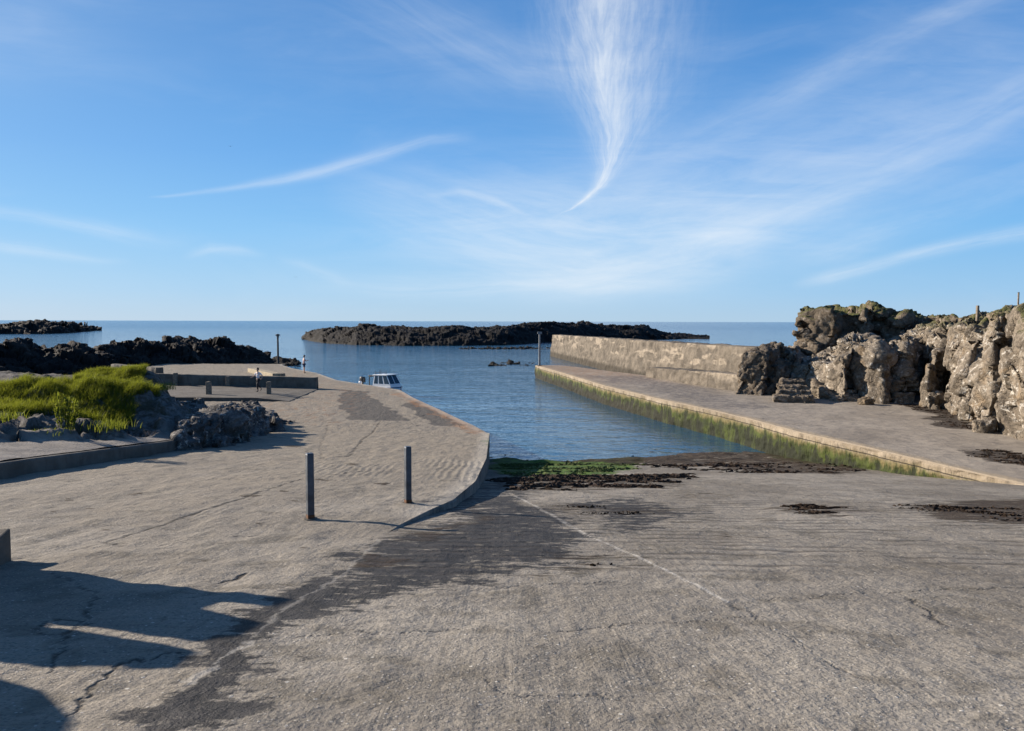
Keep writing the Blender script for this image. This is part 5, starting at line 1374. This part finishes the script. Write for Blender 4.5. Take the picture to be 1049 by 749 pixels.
# ------------------------------------------------------------------ seaweed, stones, gulls
M_WEED = simple('brown_seaweed', (.024, .015, .009), .8, .5, 20, 0, .004, .12)
M_GWEED = simple('green_seaweed', (.045, .062, .012), .7, .6, 3, 0, .004, .15)
def wrack(name, polys, n, mat, label, seed, zf, hmax=.05, size=(.05, .22), thin=.42):
    g = np.random.default_rng(seed); V, F = [], []; base = 0
    per = n // len(polys)
    for poly in polys:
        w = [(p.x, p.y) for p in hits(poly, zf)]; xs = [q[0] for q in w]; ys_ = [q[1] for q in w]
        X = g.uniform(min(xs), max(xs), per * 8); Y = g.uniform(min(ys_), max(ys_), per * 8)
        nz_ = fbm(np.stack([X * .8, Y * 2.6, 0 * X], 1), 4, seed + 3) + .5 * fbm(np.stack([X * 3, Y * 5, 0 * X], 1), 2, seed) - 1.0 * (1 - sstep(0, .35 * min(1.5, (max(ys_) - min(ys_)) * .5), segdist(w, X, Y, True)))
        k = inside(w, X, Y) & (sstep(thin - .55, thin + .45, nz_) > g.random(len(X)))
        X, Y = X[k][:per], Y[k][:per]
        for x, y in zip(X, Y):
            z = zf(x, y); L = g.uniform(*size); a = g.normal(0, .7); m = 4
            px_, py_ = x, y; ring = []
            for i in range(m + 1):
                wdt = L * .22 * math.sin(math.pi * (i + .4) / (m + .8)); zz = z + .006 + g.uniform(.1, 1) * hmax * math.sin(math.pi * (i + .3) / (m + .6))
                nx_, ny_ = -math.sin(a), math.cos(a)
                ring += [(px_ + nx_ * wdt, py_ + ny_ * wdt, z - .012), (px_, py_, zz), (px_ - nx_ * wdt, py_ - ny_ * wdt, z - .012)]
                a += g.normal(0, .5); px_ += math.cos(a) * L / m; py_ += math.sin(a) * L / m
            V += ring
            for i in range(m):
                b_ = base + i * 3; F += [(b_, b_ + 1, b_ + 4, b_ + 3), (b_ + 1, b_ + 2, b_ + 5, b_ + 4)]
            base += (m + 1) * 3
    if not V: return
    o = mesh_np(name, np.array(V), np.array(F), mat, False); tag(o, label, 'seaweed', None, 'stuff'); return o
wrack('seaweed', [[(500, 463), (720, 463), (900, 480), (860, 486), (760, 486), (640, 478), (500, 474)], [(500, 487), (640, 487), (720, 485), (700, 500), (560, 505), (500, 502)]], 5200, M_WEED, 'dark brown seaweed washed up along the waterline', 5, z_slip, .035, (.08, .35), .35)
wrack('seaweed', [[(775, 517), (850, 515), (880, 525), (830, 532)], [(900, 517), (990, 513), (1090, 512), (1090, 541), (1000, 535), (930, 527)]], 1700, M_WEED, 'dry dark seaweed scattered on the right side of the slipway', 6, z_slip, .012, (.025, .11), .35)
wrack('seaweed', [[(400, 558), (455, 542), (497, 516), (497, 530), (450, 556)]], 120, M_WEED, 'small clumps of seaweed below the curved quay edge', 7, z_slip, .012, (.02, .06), .45)
wrack('seaweed', [[(560, 517), (700, 520), (720, 529), (590, 528)], [(560, 572), (650, 560), (660, 566), (640, 590), (560, 590)]], 180, M_WEED, 'thin strands of seaweed on the middle of the slipway', 8, z_slip, .010, (.02, .06), .6)
wrack('seaweed', [[(500, 458), (640, 457), (760, 452), (790, 464), (700, 473), (500, 472)]], 330, M_WEED, 'dark heaps of wrack standing in the shallow water at the foot of the slipway', 12, z_slip, .20, (.25, .8), .25)
wrack('green_weed', [[(502, 472), (550, 466), (600, 470), (650, 468), (668, 480), (620, 484), (590, 490), (505, 488)]], 2400, M_GWEED, 'bright green weed spread over the slipway at the waterline', 9, z_slip, .04, (.08, .26), .22)
wrack('seaweed', [[(915, 414), (975, 414), (1000, 428), (1010, 442), (955, 436), (950, 424)], [(975, 461), (1020, 459), (1090, 472), (1090, 484), (1010, 474)]], 1500, M_WEED, 'dark seaweed drifted on the pier deck below the cliff', 10, lambda X, Y: PZ + .01, .015, (.04, .15), .15)

def gull(px_, py_, Y, label):
    p = at(px_, py_, Y); root = thing('gull', label, 'bird', p, .4)
    skin_mesh('body', [((0, -.25, 0), .03), ((0, 0, 0), .08), ((0, .22, .03), .05), ((0, .3, .03), .02)], [(0, 1), (1, 2), (2, 3)], M_GALV, root, 1, 1)
    for k in (-1, 1):
        bm = bmesh.new(); q = [(0, .1, .03), (k * .3, .16, .14), (k * .65, .02, .08), (k * .3, -.02, .13), (0, -.1, .03)]
        a_ = [bm.verts.new(v) for v in q]; b_ = [bm.verts.new((v[0], v[1], v[2] - .015)) for v in q]; bm.faces.new(a_); bm.faces.new(b_[::-1])
        for i in range(5): bm.faces.new((a_[i], b_[i], b_[(i + 1) % 5], a_[(i + 1) % 5]))
        bm_obj('wing', bm, M_GALV, root)
gull(236, 150, 240, 'tiny gull flying high in the left part of the sky')
gull(303, 284, 300, 'tiny gull flying low over the sea near the horizon')
